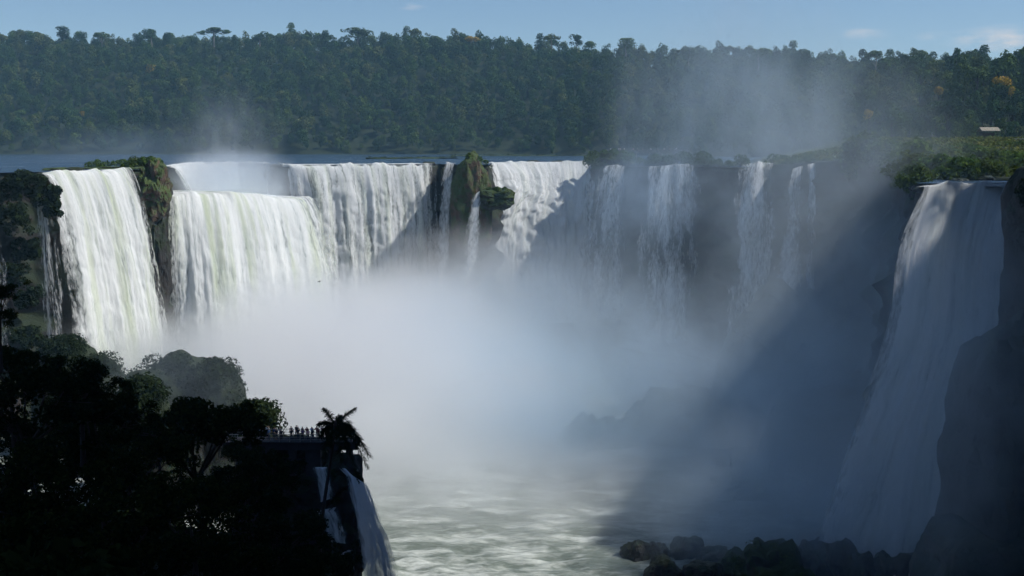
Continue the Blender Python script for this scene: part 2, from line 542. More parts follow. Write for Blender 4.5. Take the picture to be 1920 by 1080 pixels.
gx = axis([(-9000, -1500, 500), (-1500, -300, 30), (-300, 300, 5), (300, 900, 20), (900, 1500, 60), (1500, 9000, 500)])
gy = axis([(-1500, -120, 120), (-120, 640, 5), (640, 1600, 18), (1600, 2400, 100), (2400, 12000, 800)])
GX, GY = np.meshgrid(gx, gy)
GZ = ground_h(GX, GY)
nx_, ny_ = len(gx), len(gy)
idx = np.arange(nx_ * ny_).reshape(ny_, nx_)
def gridfaces(idx): return np.stack([idx[:-1, :-1], idx[:-1, 1:], idx[1:, 1:], idx[1:, :-1]], -1).reshape(-1, 4)
g = link('ground', mesh('ground', np.stack([GX, GY, GZ], -1).reshape(-1, 3), gridfaces(idx), M_ground, True))
tag(g, 'dark forest floor, plateau and gorge bed', kind='structure')

def gz(x, y): return float(ground_h(np.array([float(x)]), np.array([float(y)]))[0])

# cliff strip all along the rim
rp, rs = resample(RIM, 1.6)
n = len(rp)
jag = (rp[:, 0] > 60) & (rp[:, 1] > 250) & (rp[:, 1] < 420)
rp[:, 0] += np.where(jag, fbm(np.column_stack([rs / 11, rs * 0, rs * 0]), 3, 88) * 3.0, 0)
tan = np.gradient(rp, axis=0)
for _ in range(4):
    tan = (np.roll(tan, 1, 0) + 2 * tan + np.roll(tan, -1, 0)) / 4 if False else np.vstack([tan[:1], (tan[:-2] + 2 * tan[1:-1] + tan[2:]) / 4, tan[-1:]])
tan /= np.linalg.norm(tan, axis=1)[:, None]
inw = np.stack([tan[:, 1], -tan[:, 0]], 1)      # towards the gorge
mh = meadow_h(rp[:, 0], rp[:, 1])
rows = [(-15, None)] + [(-9, None), (-3, None)] + [(0, k) for k in np.linspace(0, 1, 56)]
V = []
for off, k in rows:
    if k is None:
        z = np.where(mh > .2, mh + .3, -.7) + .0 * rs
        V.append(np.column_stack([rp + inw * off, z]))
    else:
        z = -.7 + (-76 + .7) * k + (np.where(mh > .2, mh + .6, 0)) * (1 - k)
        nn = np.column_stack([rs / 14, np.full(n, 3.0), z / 9])
        led = fbm(np.column_stack([rs / 40, np.zeros(n), z / 7.5]), 3, 21)
        o = 1.5 + 3.2 * np.floor(k * 5 + .3 * np.sin(rs / 23)) / 5 * 2 + 4 * k ** 1.6 + fbm(nn, 4, 3) * 2.6 * min(1, k * 8) + np.round(led * 2.2) / 2.2 * 2.0 * min(1, k * 6)
        o = o + fbm(np.column_stack([rs / 3.2, np.full(n, 1.0), z / 5]), 3, 31) * .7
        V.append(np.column_stack([rp + inw * o[:, None], z]))
V = np.stack(V)
idx = np.arange(V.shape[0] * n).reshape(V.shape[0], n)
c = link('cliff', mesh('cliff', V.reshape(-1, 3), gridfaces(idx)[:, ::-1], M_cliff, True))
tag(c, 'dark basalt cliff ringing the gorge', kind='structure')

# upper river: sheet from the rim outward to beyond the far bank
outer = []
for i in range(n):
    f = rs[i] / rs[-1]
    outer.append((np.interp(f, [0, .18, .3, .38, .5, .62, .75, 1], [-1600, -1500, -1000, -500, -60, 150, 330, 420]),
                  np.interp(f, [0, .18, .3, .38, .5, .62, .75, 1], [100, 700, 1180, 1230, 1240, 980, 680, 200])))
outer = np.array(outer)
sel = (rs > rs[np.argmin(np.hypot(rp[:, 0] + 165, rp[:, 1] - 310))]) & (rs < rs[np.argmin(np.hypot(rp[:, 0] - 98, rp[:, 1] - 232))])
ri, ro, rin = rp[sel], outer[sel], inw[sel]
ks = np.array([0, .01, .03, .06, .1, .15, .22, .3, .4, .5, .6, .7, .8, .9, 1.0])
V = []
for k in ks:
    a = ri * (1 - k) + ro * k
    z = np.full(len(a), 0.0) + fbm(np.column_stack([a / 9, np.zeros(len(a))]), 2, 77) * .12 * (k > 0)
    V.append(np.column_stack([a + rin * (1.0 if k == 0 else 0), z]))
V = np.stack(V)
idx = np.arange(V.shape[0] * V.shape[1]).reshape(V.shape[:2])
u = link('upper_river', mesh('upper_river', V.reshape(-1, 3), gridfaces(idx), M_upper, True))
tag(u, 'wide blue river above the falls', kind='structure')

# lower river with standing waves
lx = np.arange(-140, 110, 1.25); ly = np.arange(150, 560, 1.25)
LX, LY = np.meshgrid(lx, ly)
q = np.stack([LX / 9, LY / 5, LX * 0], -1).reshape(-1, 3)
LZ = -70 + (np.abs(fbm(q, 4, 41)) * -1.3 + .5).reshape(LX.shape)
idx = np.arange(LX.size).reshape(LX.shape)
lr = link('river', mesh('river', np.stack([LX, LY, LZ], -1).reshape(-1, 3), gridfaces(idx), M_lower, True))
tag(lr, 'churning grey-green river at the bottom of the gorge', kind='structure')

# ------------------------------------------------------------------ foliage
def leaves(rng, lobes, n, size, jitter=.55, up=.25, inner=.15, squash=1.0):
    """n leaf clumps (quads) over lobes (cx, cy, cz, r). Returns verts, faces, leaf attribute."""
    L = np.asarray(lobes, float)
    wgt = L[:, 3] ** 2; wgt /= wgt.sum()
    k = rng.choice(len(L), n, p=wgt)
    d = rng.normal(size=(n, 3)); d[:, 2] += up
    d /= np.linalg.norm(d, axis=1)[:, None]
    r = L[k, 3] * np.where(rng.random(n) < inner, rng.uniform(.3, .8, n), rng.uniform(.82, 1.1, n))
    c = L[k, :3] + d * r[:, None] * np.array([1, 1, squash])
    nrm = d + rng.normal(size=(n, 3)) * jitter
    nrm /= np.linalg.norm(nrm, axis=1)[:, None]
    a = np.cross(nrm, rng.normal(size=(n, 3))); a /= np.linalg.norm(a, axis=1)[:, None]
    b = np.cross(nrm, a)
    s = size * rng.uniform(.6, 1.5, n)[:, None]
    asp = rng.uniform(.45, .9, n)[:, None]
    V = np.stack([c - a * s, c - b * s * asp, c + a * s, c + b * s * asp], 1).reshape(-1, 3)
    Fq = np.arange(4 * n).reshape(n, 4)
    return V, Fq, np.repeat(rng.random(n), 4)

def far_crown(seed, shape):
    rng = np.random.default_rng(seed)
    lobes = []
    if shape == 'round':
        for _ in range(11):
            a, rr = rng.uniform(0, 6.28), rng.uniform(0, 4.0)
            lobes.append((rr * math.cos(a), rr * math.sin(a), 11 + rng.uniform(-3.0, 3.5) - rr * .35, rng.uniform(1.6, 3.0)))
    elif shape == 'tall':
        for _ in range(11):
            a, rr = rng.uniform(0, 6.28), rng.uniform(0, 2.8)
            lobes.append((rr * math.cos(a), rr * math.sin(a), rng.uniform(6, 18), rng.uniform(1.4, 2.6)))
    elif shape == 'umbrella':
        for _ in range(12):
            a, rr = rng.uniform(0, 6.28), rng.uniform(1, 6.0)
            lobes.append((rr * math.cos(a), rr * math.sin(a), 14.5 - rr * rr * .06 + rng.uniform(-.6, .8), rng.uniform(1.3, 2.2)))
    else:
        for _ in range(8):
            a, rr = rng.uniform(0, 6.28), rng.uniform(0, 4.4)
            lobes.append((rr * math.cos(a), rr * math.sin(a), 6.5 + rng.uniform(-3.5, 3), rng.uniform(1.6, 2.8)))
    V, Fq, lf = leaves(rng, lobes, 820, .46, .42, .35, .06)
    return V, Fq, lf, lobes

def trunk_v(h, r, lean=.0, seed=0, lobes=(), top_r=None):
    mb = MB()
    rng = random.Random(seed)
    pts = [(lean * k * k * h + rng.uniform(-.15, .15) * (k > 0), rng.uniform(-.15, .15) * (k > 0), -1.5 + (h + 1.5) * k) for k in (0, .25, .5, .75, 1)]
    mb.tube(pts, [r * 1.3, r, r * .85, r * .7, r * .45], 6)
    for (x, y, z, rr) in list(lobes)[:6]:
        s = pts[2 + rng.randrange(2)]
        m = ((s[0] + x) / 2 + rng.uniform(-.3, .3), (s[1] + y) / 2, (s[2] + z) / 2 - .3)
        mb.tube([s, m, (x, y, z)], [r * .45, r * .3, r * .12], 5)
    return np.concatenate(mb.V), np.concatenate(mb.Fq)

def tree_mesh(seed, shape, leafmat, bark=None):
    V, Fq, lf, lobes = far_crown(seed, shape)
    zc = np.mean([l[2] for l in lobes])
    TV, TF = trunk_v(zc, .35, 0, seed, lobes)
    VV = np.vstack([V, TV]); FF = np.vstack([Fq, TF + len(V)])
    me = mesh('rainforest_tree', VV, FF, [leafmat, bark or M_bark], False, None,
              {'leaf': np.concatenate([lf, np.zeros(len(TV))])}, np.concatenate([np.zeros(len(Fq)), np.ones(len(TF))]))
    return me

SHAPES = ['round', 'round', 'tall', 'low', 'round', 'umbrella', 'low', 'tall', 'round', 'low']
far_meshes = [tree_mesh(100 + i, s, M_far) for i, s in enumerate(SHAPES)]
far_data = [far_crown(100 + i, s) for i, s in enumerate(SHAPES)]

rngF = random.Random(4)
spots = []
for gxi in np.arange(-640, 640, 10.0):
    for gyi in np.arange(560, 1640, 11.5):
        x, y = gxi + rngF.uniform(-5, 5), gyi + rngF.uniform(-6, 6)
        if abs(x / y) > .46: continue
        spots.append((x, y))
SX = np.array([s[0] for s in spots]); SY = np.array([s[1] for s in spots])
BD = bank_d(SX, SY); HH = hill_h(SX, SY)
Lr = np.interp(SX / SY, [-.3, .1, .25, .42], [350, 340, 330, 330])
keep = (BD > -1) & (BD < Lr + 70)
trees = []
for x, y, d, h in zip(SX[keep], SY[keep], BD[keep], HH[keep]):
    front = d < 22
    k = rngF.choice([3, 6, 9, 0, 4]) if front else rngF.choice([0, 1, 2, 4, 5, 7, 8, 3, 0, 4])
    s = rngF.choice([.65, .8, .9, 1.0, 1.15, 1.35, 1.6]) * rngF.uniform(.92, 1.08) * (.85 if front else 1.0)
    if rngF.random() < .08: s *= 1.2
    trees.append((x, y, h - (.8 if front else 3.5), k, rngF.uniform(0, 6.28), s))
trees.sort(key=lambda t: t[1])
N_IND = 285
GR_F = 'individual trees of the rainforest across the river'
for i, (x, y, z, k, a, s) in enumerate(trees[:N_IND]):
    o = link('rainforest_tree', far_meshes[k], None, (x, y, z))
    o.rotation_euler = (0, 0, a); o.scale = (s, s, s * rngF.uniform(.9, 1.15))
    tag(o, 'green broadleaf tree at the front of the rainforest hillside behind the right bank', 'tree', GR_F)
VV, FF, LF, TN, nv = [], [], [], [], 0
for (x, y, z, k, a, s) in trees[N_IND:]:
    V, Fq, lf, _ = far_data[k]
    ca, sa = math.cos(a), math.sin(a)
    sz = s * rngF.uniform(.9, 1.15)
    W = np.column_stack([(V[:, 0] * ca - V[:, 1] * sa) * s + x, (V[:, 0] * sa + V[:, 1] * ca) * s + y, V[:, 2] * sz + z])
    VV.append(W); FF.append(Fq + nv); LF.append(lf); TN.append(np.full(len(V), rngF.random())); nv += len(V)
fo = link('forest', mesh('forest', np.vstack(VV), np.vstack(FF), M_farx, False, None, {'leaf': np.concatenate(LF), 'tone': np.concatenate(TN)}))
tag(fo, 'dense rainforest covering the long hillside beyond the river', 'forest', None, 'stuff')
print('trees', len(trees))

def part_tree(name, label, cat_, loc, seed, shape, s, leafmat, bark, group=None, rz=0.0, nleaf=700, lsize=.55):
    t = empty(name, loc, label, cat_, group)
    rng = np.random.default_rng(seed)
    _, _, _, lobes = far_crown(seed, shape)
    V, Fq, lf = leaves(rng, lobes, nleaf, lsize, .35, .35, .06)
    link('crown', mesh('crown', V, Fq, leafmat, False, None, {'leaf': lf}), t)
    TV, TF = trunk_v(np.mean([l[2] for l in lobes]), .35, 0, seed, lobes)
    link('trunk', mesh('trunk', TV, TF, bark, True), t)
    t.scale = (s, s, s); t.rotation_euler = (0, 0, rz)
    return t

def on_hill(pxl, D):
    p = P(pxl, 200, D)
    return p.x, p.y, float(hill_h(np.array([p.x]), np.array([p.y]))[0])

def skyline(pxl, ytop, wpx, shape, label, D=None, leafmat=None, seed=0, bark=None):
    if D is None:
        D = np.interp(pxl, [0, 1000, 1300, 1600, 1920], [1470, 1470, 1300, 1060, 900])
    x, y, h = on_hill(pxl, D)
    top = P(pxl, ytop, D).z
    natural = {'round': 15.5, 'tall': 20, 'umbrella': 16, 'low': 10.5}[shape]
    width = {'round': 13, 'tall': 9, 'umbrella': 15, 'low': 13}[shape]
    sc = wpx * D / F / width
    hz = max(sc * .8, (top - h + 2) / natural)
    t = part_tree('emergent_tree', label, 'tree', (x, y, h - 2), 300 + seed, shape, sc, leafmat or M_far, bark or M_pale_bark, None, seed * 1.3)
    t.scale = (sc, sc, min(hz, 1.25))
    t.location.z = top - natural * min(hz, 1.25)
    return t

SKY = [(46, 58, 48, 'round', 'bushy dome of a tree on the ridge at the far left corner'),
       (125, 47, 40, 'tall', 'tall narrow tree poking highest above the ridge at the far left'),
       (195, 62, 42, 'umbrella', 'thin pale crowned tree on the ridge beside the tallest left tree'),
       (288, 55, 44, 'round', 'dark round tree on the ridge left of the wide umbrella crown'),
       (404, 53, 74, 'umbrella', 'wide umbrella crowned tree with open stems on the left ridge'),
       (490, 58, 46, 'round', 'dark rounded tree on the ridge right of the umbrella crown'),
       (578, 66, 30, 'tall', 'ragged thin tree on the ridge before the central dome'),
       (672, 53, 74, 'round', 'broad dome of a tree cresting the middle of the ridge'),
       (816, 66, 34, 'tall', 'small upright dark tree on the ridge left of the yellow crown'),
       (912, 70, 34, 'round', 'small dark tree on the ridge right of the yellow crown'),
       (966, 68, 26, 'tall', 'spiky narrow tree on the ridge left of the paired crowns'),
       (1034, 66, 38, 'umbrella', 'flat topped tree of the paired crowns near mid ridge'),
       (1081, 65, 34, 'round', 'round tree of the paired crowns near mid ridge'),
       (1172, 69, 50, 'round', 'pale misted tree on the ridge at the left edge of the spray plume'),
       (1290, 88, 50, 'round', 'misted tree on the ridge behind the middle of the plume'),
       (1420, 92, 56, 'umbrella', 'misted broad tree on the ridge behind the plume right half'),
       (1640, 97, 46, 'umbrella', 'dark flat crowned tree on the ridge just right of the plume'),
       (1712, 95, 34, 'round', 'dark block shaped tree on the right ridge'),
       (1790, 88, 26, 'tall', 'thin tree sticking up on the right ridge under small clouds'),
       (1905, 92, 44, 'round', 'dark tree on the ridge at the right frame edge')]
for i, (a, b, c_, d, l) in enumerate(SKY): skyline(a, b, c_, d, l, seed=i)
skyline(884, 70, 48, 'umbrella', 'yellow flowering tree on the ridge crest', D=1440, leafmat=M_yellow, seed=40)
YEL = [(283, 130, 24, 1360, 'orange yellow flowering tree on the upper left hillside'), (304, 124, 18, 1370, 'small yellow flowering tree beside the orange one on the upper left hillside'),
       (154, 213, 12, 1215, 'tiny yellow flowering tree low on the left hillside'), (1760, 170, 24, 800, 'yellow flowering tree on the right hillside above the bank'),
       (1882, 160, 46, 790, 'broad yellow flowering tree near the right frame edge'), (1898, 176, 22, 760, 'small yellow crown just below the broad yellow tree at right'),
       (1630, 214, 24, 720, 'dull yellow flowering tree at the right edge of the spray plume')]
for i, (a, b, wd, D, l) in enumerate(YEL):
    x, y, h = on_hill(a, D)
    sc = wd * 1.05 * D / F / 14
    D2 = D - 14
    q = P(a, b - wd * .35, D2); x, y, top = q.x, D2, max(q.z, float(hill_h(np.array([q.x]), np.array([D2]))[0]) + 17)
    t = part_tree('flowering_tree', l, 'tree', (x, y, top - 15 * sc), 500 + i, 'round', sc, M_yellow, M_bark, None, i)

# ------------------------------------------------------------------ rocks
def rock_mesh(name, radii, seed, mat, sub=5, rough=.22, freq=2.0, box=2.6, flat=None):
    bm = bmesh.new()
    bmesh.ops.create_icosphere(bm, subdivisions=sub, radius=1)
    V = np.array([v.co[:] for v in bm.verts])
    Fq = np.array([[v.index for v in f.verts] for f in bm.faces])
    bm.free()
    nrm = V / ((np.abs(V) ** box).sum(1) ** (1 / box))[:, None]
    q = V * freq
    d = fbm(q, 4, seed) * rough + np.round(fbm(q * .8 + 5, 2, seed + 50) * 3) / 3 * rough * .7
    V2 = nrm * (1 + d)[:, None] * np.array(radii)
    return mesh(name, V2, Fq, mat, False)

def rock(name, label, cat_, c, radii, seed, mat=None, group=None, **kw):
    o = link(name, rock_mesh(name, radii, seed, mat or M_boulder, **kw), None, c)
    return tag(o, label, cat_, group)

def bush_part(parent, name, lobes, n_, size, seed, mat, **kw):
    V, Fq, lf = leaves(np.random.default_rng(seed), lobes, n_, size, **kw)
    return link(name, mesh(name, V, Fq, mat, False, None, {'leaf': lf}), parent)

# outcrop between the left fall and the middle one
def outcrop(label, c, radii, seed, tuft, mat=M_red, ntuft=900, name='rock_outcrop', **kw):
    t = empty(name, c, label, 'rock')
    link('rock_face', rock_mesh('rock_face', radii, seed, mat, **kw), t)
    if tuft:
        bush_part(t, 'foliage', tuft, ntuft, .35, seed, M_shrub, up=.6)
    return t
p = P(288, 345, 385)
outcrop('reddish rock spur with grass on top between the left falls', (p.x + .3, p.y, p.z - 1.0), (4.6, 8, 8.4), 11,
        [(-3, -2, 7.9, 1.3), (0, -3, 7.8, 1.0), (-1, 0, 8.2, 1.2), (2.0, 0, 7.6, .8)], rough=.28)
p = P(288, 470, 381)
rock('rock_ledge', 'dark wet ledge below the reddish spur', 'rock', (p.x - 1, p.y, p.z - 8), (5, 7, 18), 12, M_cliff)
p = P(886, 372, 484)
outcrop('tall dark red rock tower splitting the far falls', (p.x, p.y, p.z - 3), (8.0, 7, 19), 14,
        [(-1, -3, 18.8, 1.6), (3, -3, 18.0, 1.2), (5.2, -2, 17, 1.0), (-3, -6, -9, 2.0)], rough=.16)
p = P(932, 372, 478)
outcrop('mossy ledge with brown grass right of the dark red rock tower', (p.x, p.y, p.z), (6.5, 5, 4.2), 15,
        [(-3, -2, 3.2, 1.1), (0, -2, 3.4, 1.1), (3, -1.5, 3.2, 1.1)], M_moss, rough=.2)
p = P(838, 340, 492)
rock('rock_ledge', 'narrow dark rock rib between two white far falls', 'rock', (p.x - 1.2, p.y + 6, p.z - 4), (1.4, 3, 9), 16, M_cliff)
p = P(1150, 305, 505)
outcrop('misted bush topped rock point right of the bright far fall', (p.x, p.y, p.z - 3), (8, 7, 7), 18,
        [(-4, -2, 6.4, 1.8), (0, -3, 6.6, 2), (4, -2, 6.2, 1.8)], M_moss, rough=.2)
# left cliff cap of bushes; the lowest are added to shade the sunlit face
M_cliffbush = leaf_mat('cliff_leaves', [(.02, .034, .012), (.028, .045, .014)], False, .1, .6)
for i, (a, b, D, r_, l) in enumerate([(12, 335, 326, 4.5, 'dark bush on the cliff edge at the left frame edge'), (48, 338, 330, 4.2, 'dark bush on the left cliff edge above the thin veil'),
                                      (84, 352, 334, 4.0, 'rounded dark bush overhanging the left cliff beside the white fall'), (98, 378, 333, 2.8, 'lowest hanging bush on the left cliff touching the white fall'),
                                      (20, 395, 324, 5, 'leafy bush hanging down the left cliff face'), (52, 455, 335, 3.6, 'dark bush added to darken the left cliff beside the thin veil'), (14, 500, 330, 4.2, 'dark bush added to darken the low left cliff by the frame edge'),
                                      (54, 545, 334, 3.6, 'dark bush added to darken the left cliff halfway down beside the veil'), (46, 615, 332, 4.2, 'lowest dark bush added to darken the left cliff above the slope')]):
    p = P(a, b, D)
    t = empty('cliff_bush', (p.x, p.y, p.z - 2), l, 'bush')
    rr = np.random.default_rng(60 + i)
    lob = [(rr.uniform(-r_, r_) * 1.0, rr.uniform(-r_, r_) * .5, 1 + rr.uniform(-1.3, .5) * r_ * .7, r_ * rr.uniform(.22, .42)) for _ in range(20)]
    bush_part(t, 'foliage', lob, 2600, .36, 70 + i, M_cliffbush)
    mb = MB(); mb.tube([(0, 2, .2), (0, .5, .6), (0, 0, 1.6)], [.3, .2, .1], 6); mb.build('stem', M_bark, t)

# near right buttress
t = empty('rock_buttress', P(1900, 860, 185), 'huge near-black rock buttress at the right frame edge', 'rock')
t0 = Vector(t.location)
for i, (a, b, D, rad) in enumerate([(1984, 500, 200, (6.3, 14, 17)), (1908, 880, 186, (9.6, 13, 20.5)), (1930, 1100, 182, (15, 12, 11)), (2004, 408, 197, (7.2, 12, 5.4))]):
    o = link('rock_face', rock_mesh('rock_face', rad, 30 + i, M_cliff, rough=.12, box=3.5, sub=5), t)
    o.location = P(a, b, D) - t0
for i, (a, b, D, r_, l) in enumerate([(1930, 358, 195, 2.2, 'dark bush on the rim of the black buttress at the right frame edge')]):
    p = P(a, b, D)
    t = empty('cliff_bush', (p.x, p.y, p.z), l, 'bush')
    bush_part(t, 'foliage', [(0, 0, 0, 2.0), (1.5, 0, .6, 2), (.4, 0, -1.6, 1.6)], 1000, .28, 170, M_cliffbush)

# talus spreading from the right wall into the gorge
tx = np.arange(-30, 110, 1.1); ty = np.arange(255, 400, 1.1)
TX, TY = np.meshgrid(tx, ty)
TZ = np.full(TX.shape, -78.0)
for (a, b, D, rx, ry) in [(1490, 548, 352, 20, 24), (1440, 575, 338, 14, 18), (1400, 640, 325, 10, 14), (1600, 640, 320, 24, 24), (1560, 720, 298, 18, 18), (1290, 752, 325, 20, 17), (1140, 798, 322, 18, 15), (1040, 830, 320, 14, 12), (950, 855, 318, 12, 10), (1640, 700, 290, 22, 22)]:
    c_ = P(a, b, D)
    q = ((TX - c_.x) / rx) ** 2 + ((TY - c_.y) / ry) ** 2
    hgt = c_.z + 80
    z = -80 + hgt * np.clip(1 - q ** 1.6, 0, 1) ** .5
    TZ = np.maximum(TZ, z)
q = np.stack([TX / 10, TY / 10, TZ / 10], -1).reshape(-1, 3)
TZ = TZ + (fbm(q * .8, 4, 61) * 3.4).reshape(TX.shape) + np.abs(fbm(q * 2.2, 4, 66)).reshape(TX.shape) * 2.6
idx = np.arange(TX.size).reshape(TX.shape)
o = link('talus_slope', mesh('talus_slope', np.stack([TX, TY, TZ], -1).reshape(-1, 3), gridfaces(idx), M_talus, True))
tag(o, 'dark vegetated slope of fallen rock under the right wall', kind='structure')

# boulders in the lower river
BO = [(1196, 1030, 54, 36, 234, 'pointed dark boulder at the left end of the river rocks'),
      (1238, 1030, 40, 32, 238, 'low dark boulder second from the left in the river rocks'),
      (1290, 1028, 62, 38, 239, 'broad dark boulder with a peak among the river rocks'),
      (1250, 1072, 66, 44, 224, 'large dark boulder at the bottom edge in white water'),
      (1345, 1046, 70, 36, 234, 'flat reddish dark boulder beside the mossy mound'),
      (1320, 1080, 80, 40, 226, 'dark boulder at the bottom edge below the reddish one'),
      (1232, 1052, 22, 18, 228, 'small round boulder just above the bottom edge boulder')]
def on_water(py):
    return (CZ + 70) / math.tan(PITCH + math.atan((py - 540) / F))
for i, (a, b, wd, ht, D, l) in enumerate(BO):
    D = on_water(b + ht * .45)
    p = P(a, b + ht * .45, D)
    rx, rz = wd * D / F * .52, ht * D / F * .85
    rock('boulder', l, 'boulder', (p.x, D + rx * .6, -70.2), (rx, rx * 1.1, rz * 1.05), 200 + i, M_boulder, sub=4, rough=.3, box=2.0, freq=1.5)
MO = [(1450, 1058, 110, 100, 232, 'mossy green mound tallest of the river rocks', M_moss), (1392, 1066, 80, 56, 230, 'low mossy rock left of the tall green mound', M_moss),
      (1530, 1050, 66, 66, 236, 'blue-black rock right of the tall green mound', M_boulder), (1600, 1052, 92, 84, 233, 'wide blue-black rock nearer the right cliff foot', M_boulder),
      (1690, 1060, 110, 90, 230, 'blue-black rock at the foot of the right buttress', M_boulder), (1480, 1100, 150, 60, 222, 'mossy rock at the bottom edge below the green mound', M_moss)]
for i, (a, b, wd, ht, D, l, m_) in enumerate(MO):
    D = on_water(b + ht * .4)
    p = P(a, b + ht * .4, D)
    rx, rz = wd * D / F * .54, ht * D / F * .85
    p = Vector((p.x, D + rx * .6, -70.4))
    t = empty('mossy_rock' if m_ is M_moss else 'boulder', p, l, 'rock')
    link('rock_face', rock_mesh('rock_face', (rx, rx * 1.1, rz), 230 + i, m_, sub=4, rough=.3, freq=2.6), t)
    if m_ is M_moss:
        rr = np.random.default_rng(i)
        lob = [(rr.uniform(-.6, .6) * rx, rr.uniform(-.8, .1) * rx, rz * rr.uniform(.45, .85), rx * .26) for _ in range(12)]
        bush_part(t, 'foliage', lob, 900, .22, 240 + i, M_shrub)

# wooded knolls at the foot of the left falls
KN = [(330, 672, 268, 112, 'misted grey-green wooded knoll nearest the white fall', 31), (408, 682, 262, 55, 'misted knoll shoulder just right of the notch', 32),
      (268, 714, 235, 62, 'dark wooded knoll in front of the misted one', 33), (482, 762, 215, 46, 'dark knoll sloping down to the left end of the walkway', 34),
      (120, 636, 312, 60, 'dark rocky slope at the foot of the far left veil', 35), (185, 672, 290, 60, 'dark slope at the foot of the left white fall', 36)]
for i, (a, b, D, wpx, l, sd) in enumerate(KN):
    top = P(a, b, D)
    rx = wpx * D / F
    hgt = top.z + 70
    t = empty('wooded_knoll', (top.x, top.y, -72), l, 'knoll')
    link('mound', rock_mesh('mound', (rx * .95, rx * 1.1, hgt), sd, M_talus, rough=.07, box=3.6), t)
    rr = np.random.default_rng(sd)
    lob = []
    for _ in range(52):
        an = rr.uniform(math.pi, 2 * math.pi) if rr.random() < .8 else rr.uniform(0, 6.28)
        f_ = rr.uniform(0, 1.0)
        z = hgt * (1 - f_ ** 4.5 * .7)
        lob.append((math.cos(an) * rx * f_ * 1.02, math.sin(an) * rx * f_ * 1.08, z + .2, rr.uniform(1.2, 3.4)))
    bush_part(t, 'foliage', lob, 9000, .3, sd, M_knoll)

# ------------------------------------------------------------------ waterfalls
def fall_mesh(name, rows_, mat, nu, nv, amp=1.0, lump=0.0, seed=0, powr=.55, depth=2.0, over=3.0):
    """rows_: list of polylines (lip, ..., base). The water arcs out from the lip; strands are real relief."""
    prof = [cat([tuple(q) for q in r_], nu) for r_ in rows_]
    K = len(prof)
    Vv = np.zeros((nv, nu, 3))
    s = np.linspace(0, 1, nv)
    for j, v in enumerate(s):
        if K == 2:
            a, b = prof
            hfrac = v ** powr
            Vv[j, :, :2] = a[:, :2] + (b[:, :2] - a[:, :2]) * hfrac
            Vv[j, :, 2] = a[:, 2] + (b[:, 2] - a[:, 2]) * v
        else:
            q = v * (K - 1); i = min(int(q), K - 2); f = q - i
            P0 = prof[max(i - 1, 0)]; P1 = prof[i]; P2 = prof[i + 1]; P3 = prof[min(i + 2, K - 1)]
            Vv[j] = .5 * (2 * P1 + (P2 - P0) * f + (2 * P0 - 5 * P1 + 4 * P2 - P3) * f ** 2 + (3 * P1 - P0 - 3 * P2 + P3) * f ** 3)
    du = np.gradient(Vv, axis=1)
    out_ = np.stack([du[..., 1], -du[..., 0]], -1)
    out_ /= np.maximum(np.linalg.norm(out_, axis=-1, keepdims=True), 1e-6)
    dist_u = np.cumsum(np.linalg.norm(np.diff(Vv[0], axis=0, prepend=Vv[0][:1]), axis=1))
    zz = Vv[0, :, 2][None, :] - Vv[..., 2]
    U = np.broadcast_to(dist_u[None, :], zz.shape)
    q1 = np.stack([U / 5.5, zz / 60, U * 0 + 1], -1).reshape(-1, 3)
    q2 = np.stack([U / 1.7, zz / 22, U * 0 + 4], -1).reshape(-1, 3)
    q3 = np.stack([U / .8, zz / 5, U * 0 + 9], -1).reshape(-1, 3)
    ql = np.stack([U / 5, zz / 5, U * 0 + 2], -1).reshape(-1, 3)
    d = (fbm(q1, 2, seed) * 1.9 + fbm(q2, 2, seed + 5) * .45 + fbm(q3, 2, seed + 9) * .16).reshape(zz.shape) * amp
    if lump: d = d + np.abs(fbm(ql, 4, seed + 20)).reshape(zz.shape) * lump * np.clip(zz / 12, .15, 1.0) + (fbm(ql * 3.1 * np.array([1, .8, 1]), 3, seed + 25)).reshape(zz.shape) * min(lump, 1.5) * .28 * np.clip(zz / 8, 0, 1)
    env = np.clip(s * 6, .12, 1)[:, None]
    Vv[..., :2] += out_ * (d * env)[..., None]
    # lip: the edge is uneven, water comes over it from the river behind
    lipn = fbm(np.stack([dist_u / 3, dist_u * 0, dist_u * 0], -1), 3, seed + 31)
    back = Vv[0].copy(); back[:, :2] -= out_[0] * over; back[:, 2] += .10
    Vv[..., 2] += (lipn * .8)[None, :] * np.exp(-s * 25)[:, None]
    Vv = np.concatenate([back[None], Vv], 0)
    zz = np.concatenate([np.full((1, nu), -over), zz], 0)
    U = np.broadcast_to(dist_u[None, :], zz.shape)
    idx = np.arange(Vv.shape[0] * nu).reshape(Vv.shape[0], nu)
    ac = np.broadcast_to(np.linspace(0, 1, nu)[None, :], zz.shape)
    dn = np.broadcast_to(np.concatenate([[0], s])[:, None], zz.shape)
    return mesh(name, Vv.reshape(-1, 3), gridfaces(idx)[:, ::-1], mat, True, np.stack([U + seed * 13.7, zz], -1).reshape(-1, 2),
                {'across': ac.ravel(), 'down': dn.ravel()})

def waterfall(label, rows_, mat, nu=120, nv=90, **kw):
    o = link('waterfall', fall_mesh('waterfall', rows_, mat, nu, nv, **kw))
    return tag(o, label, 'waterfall')

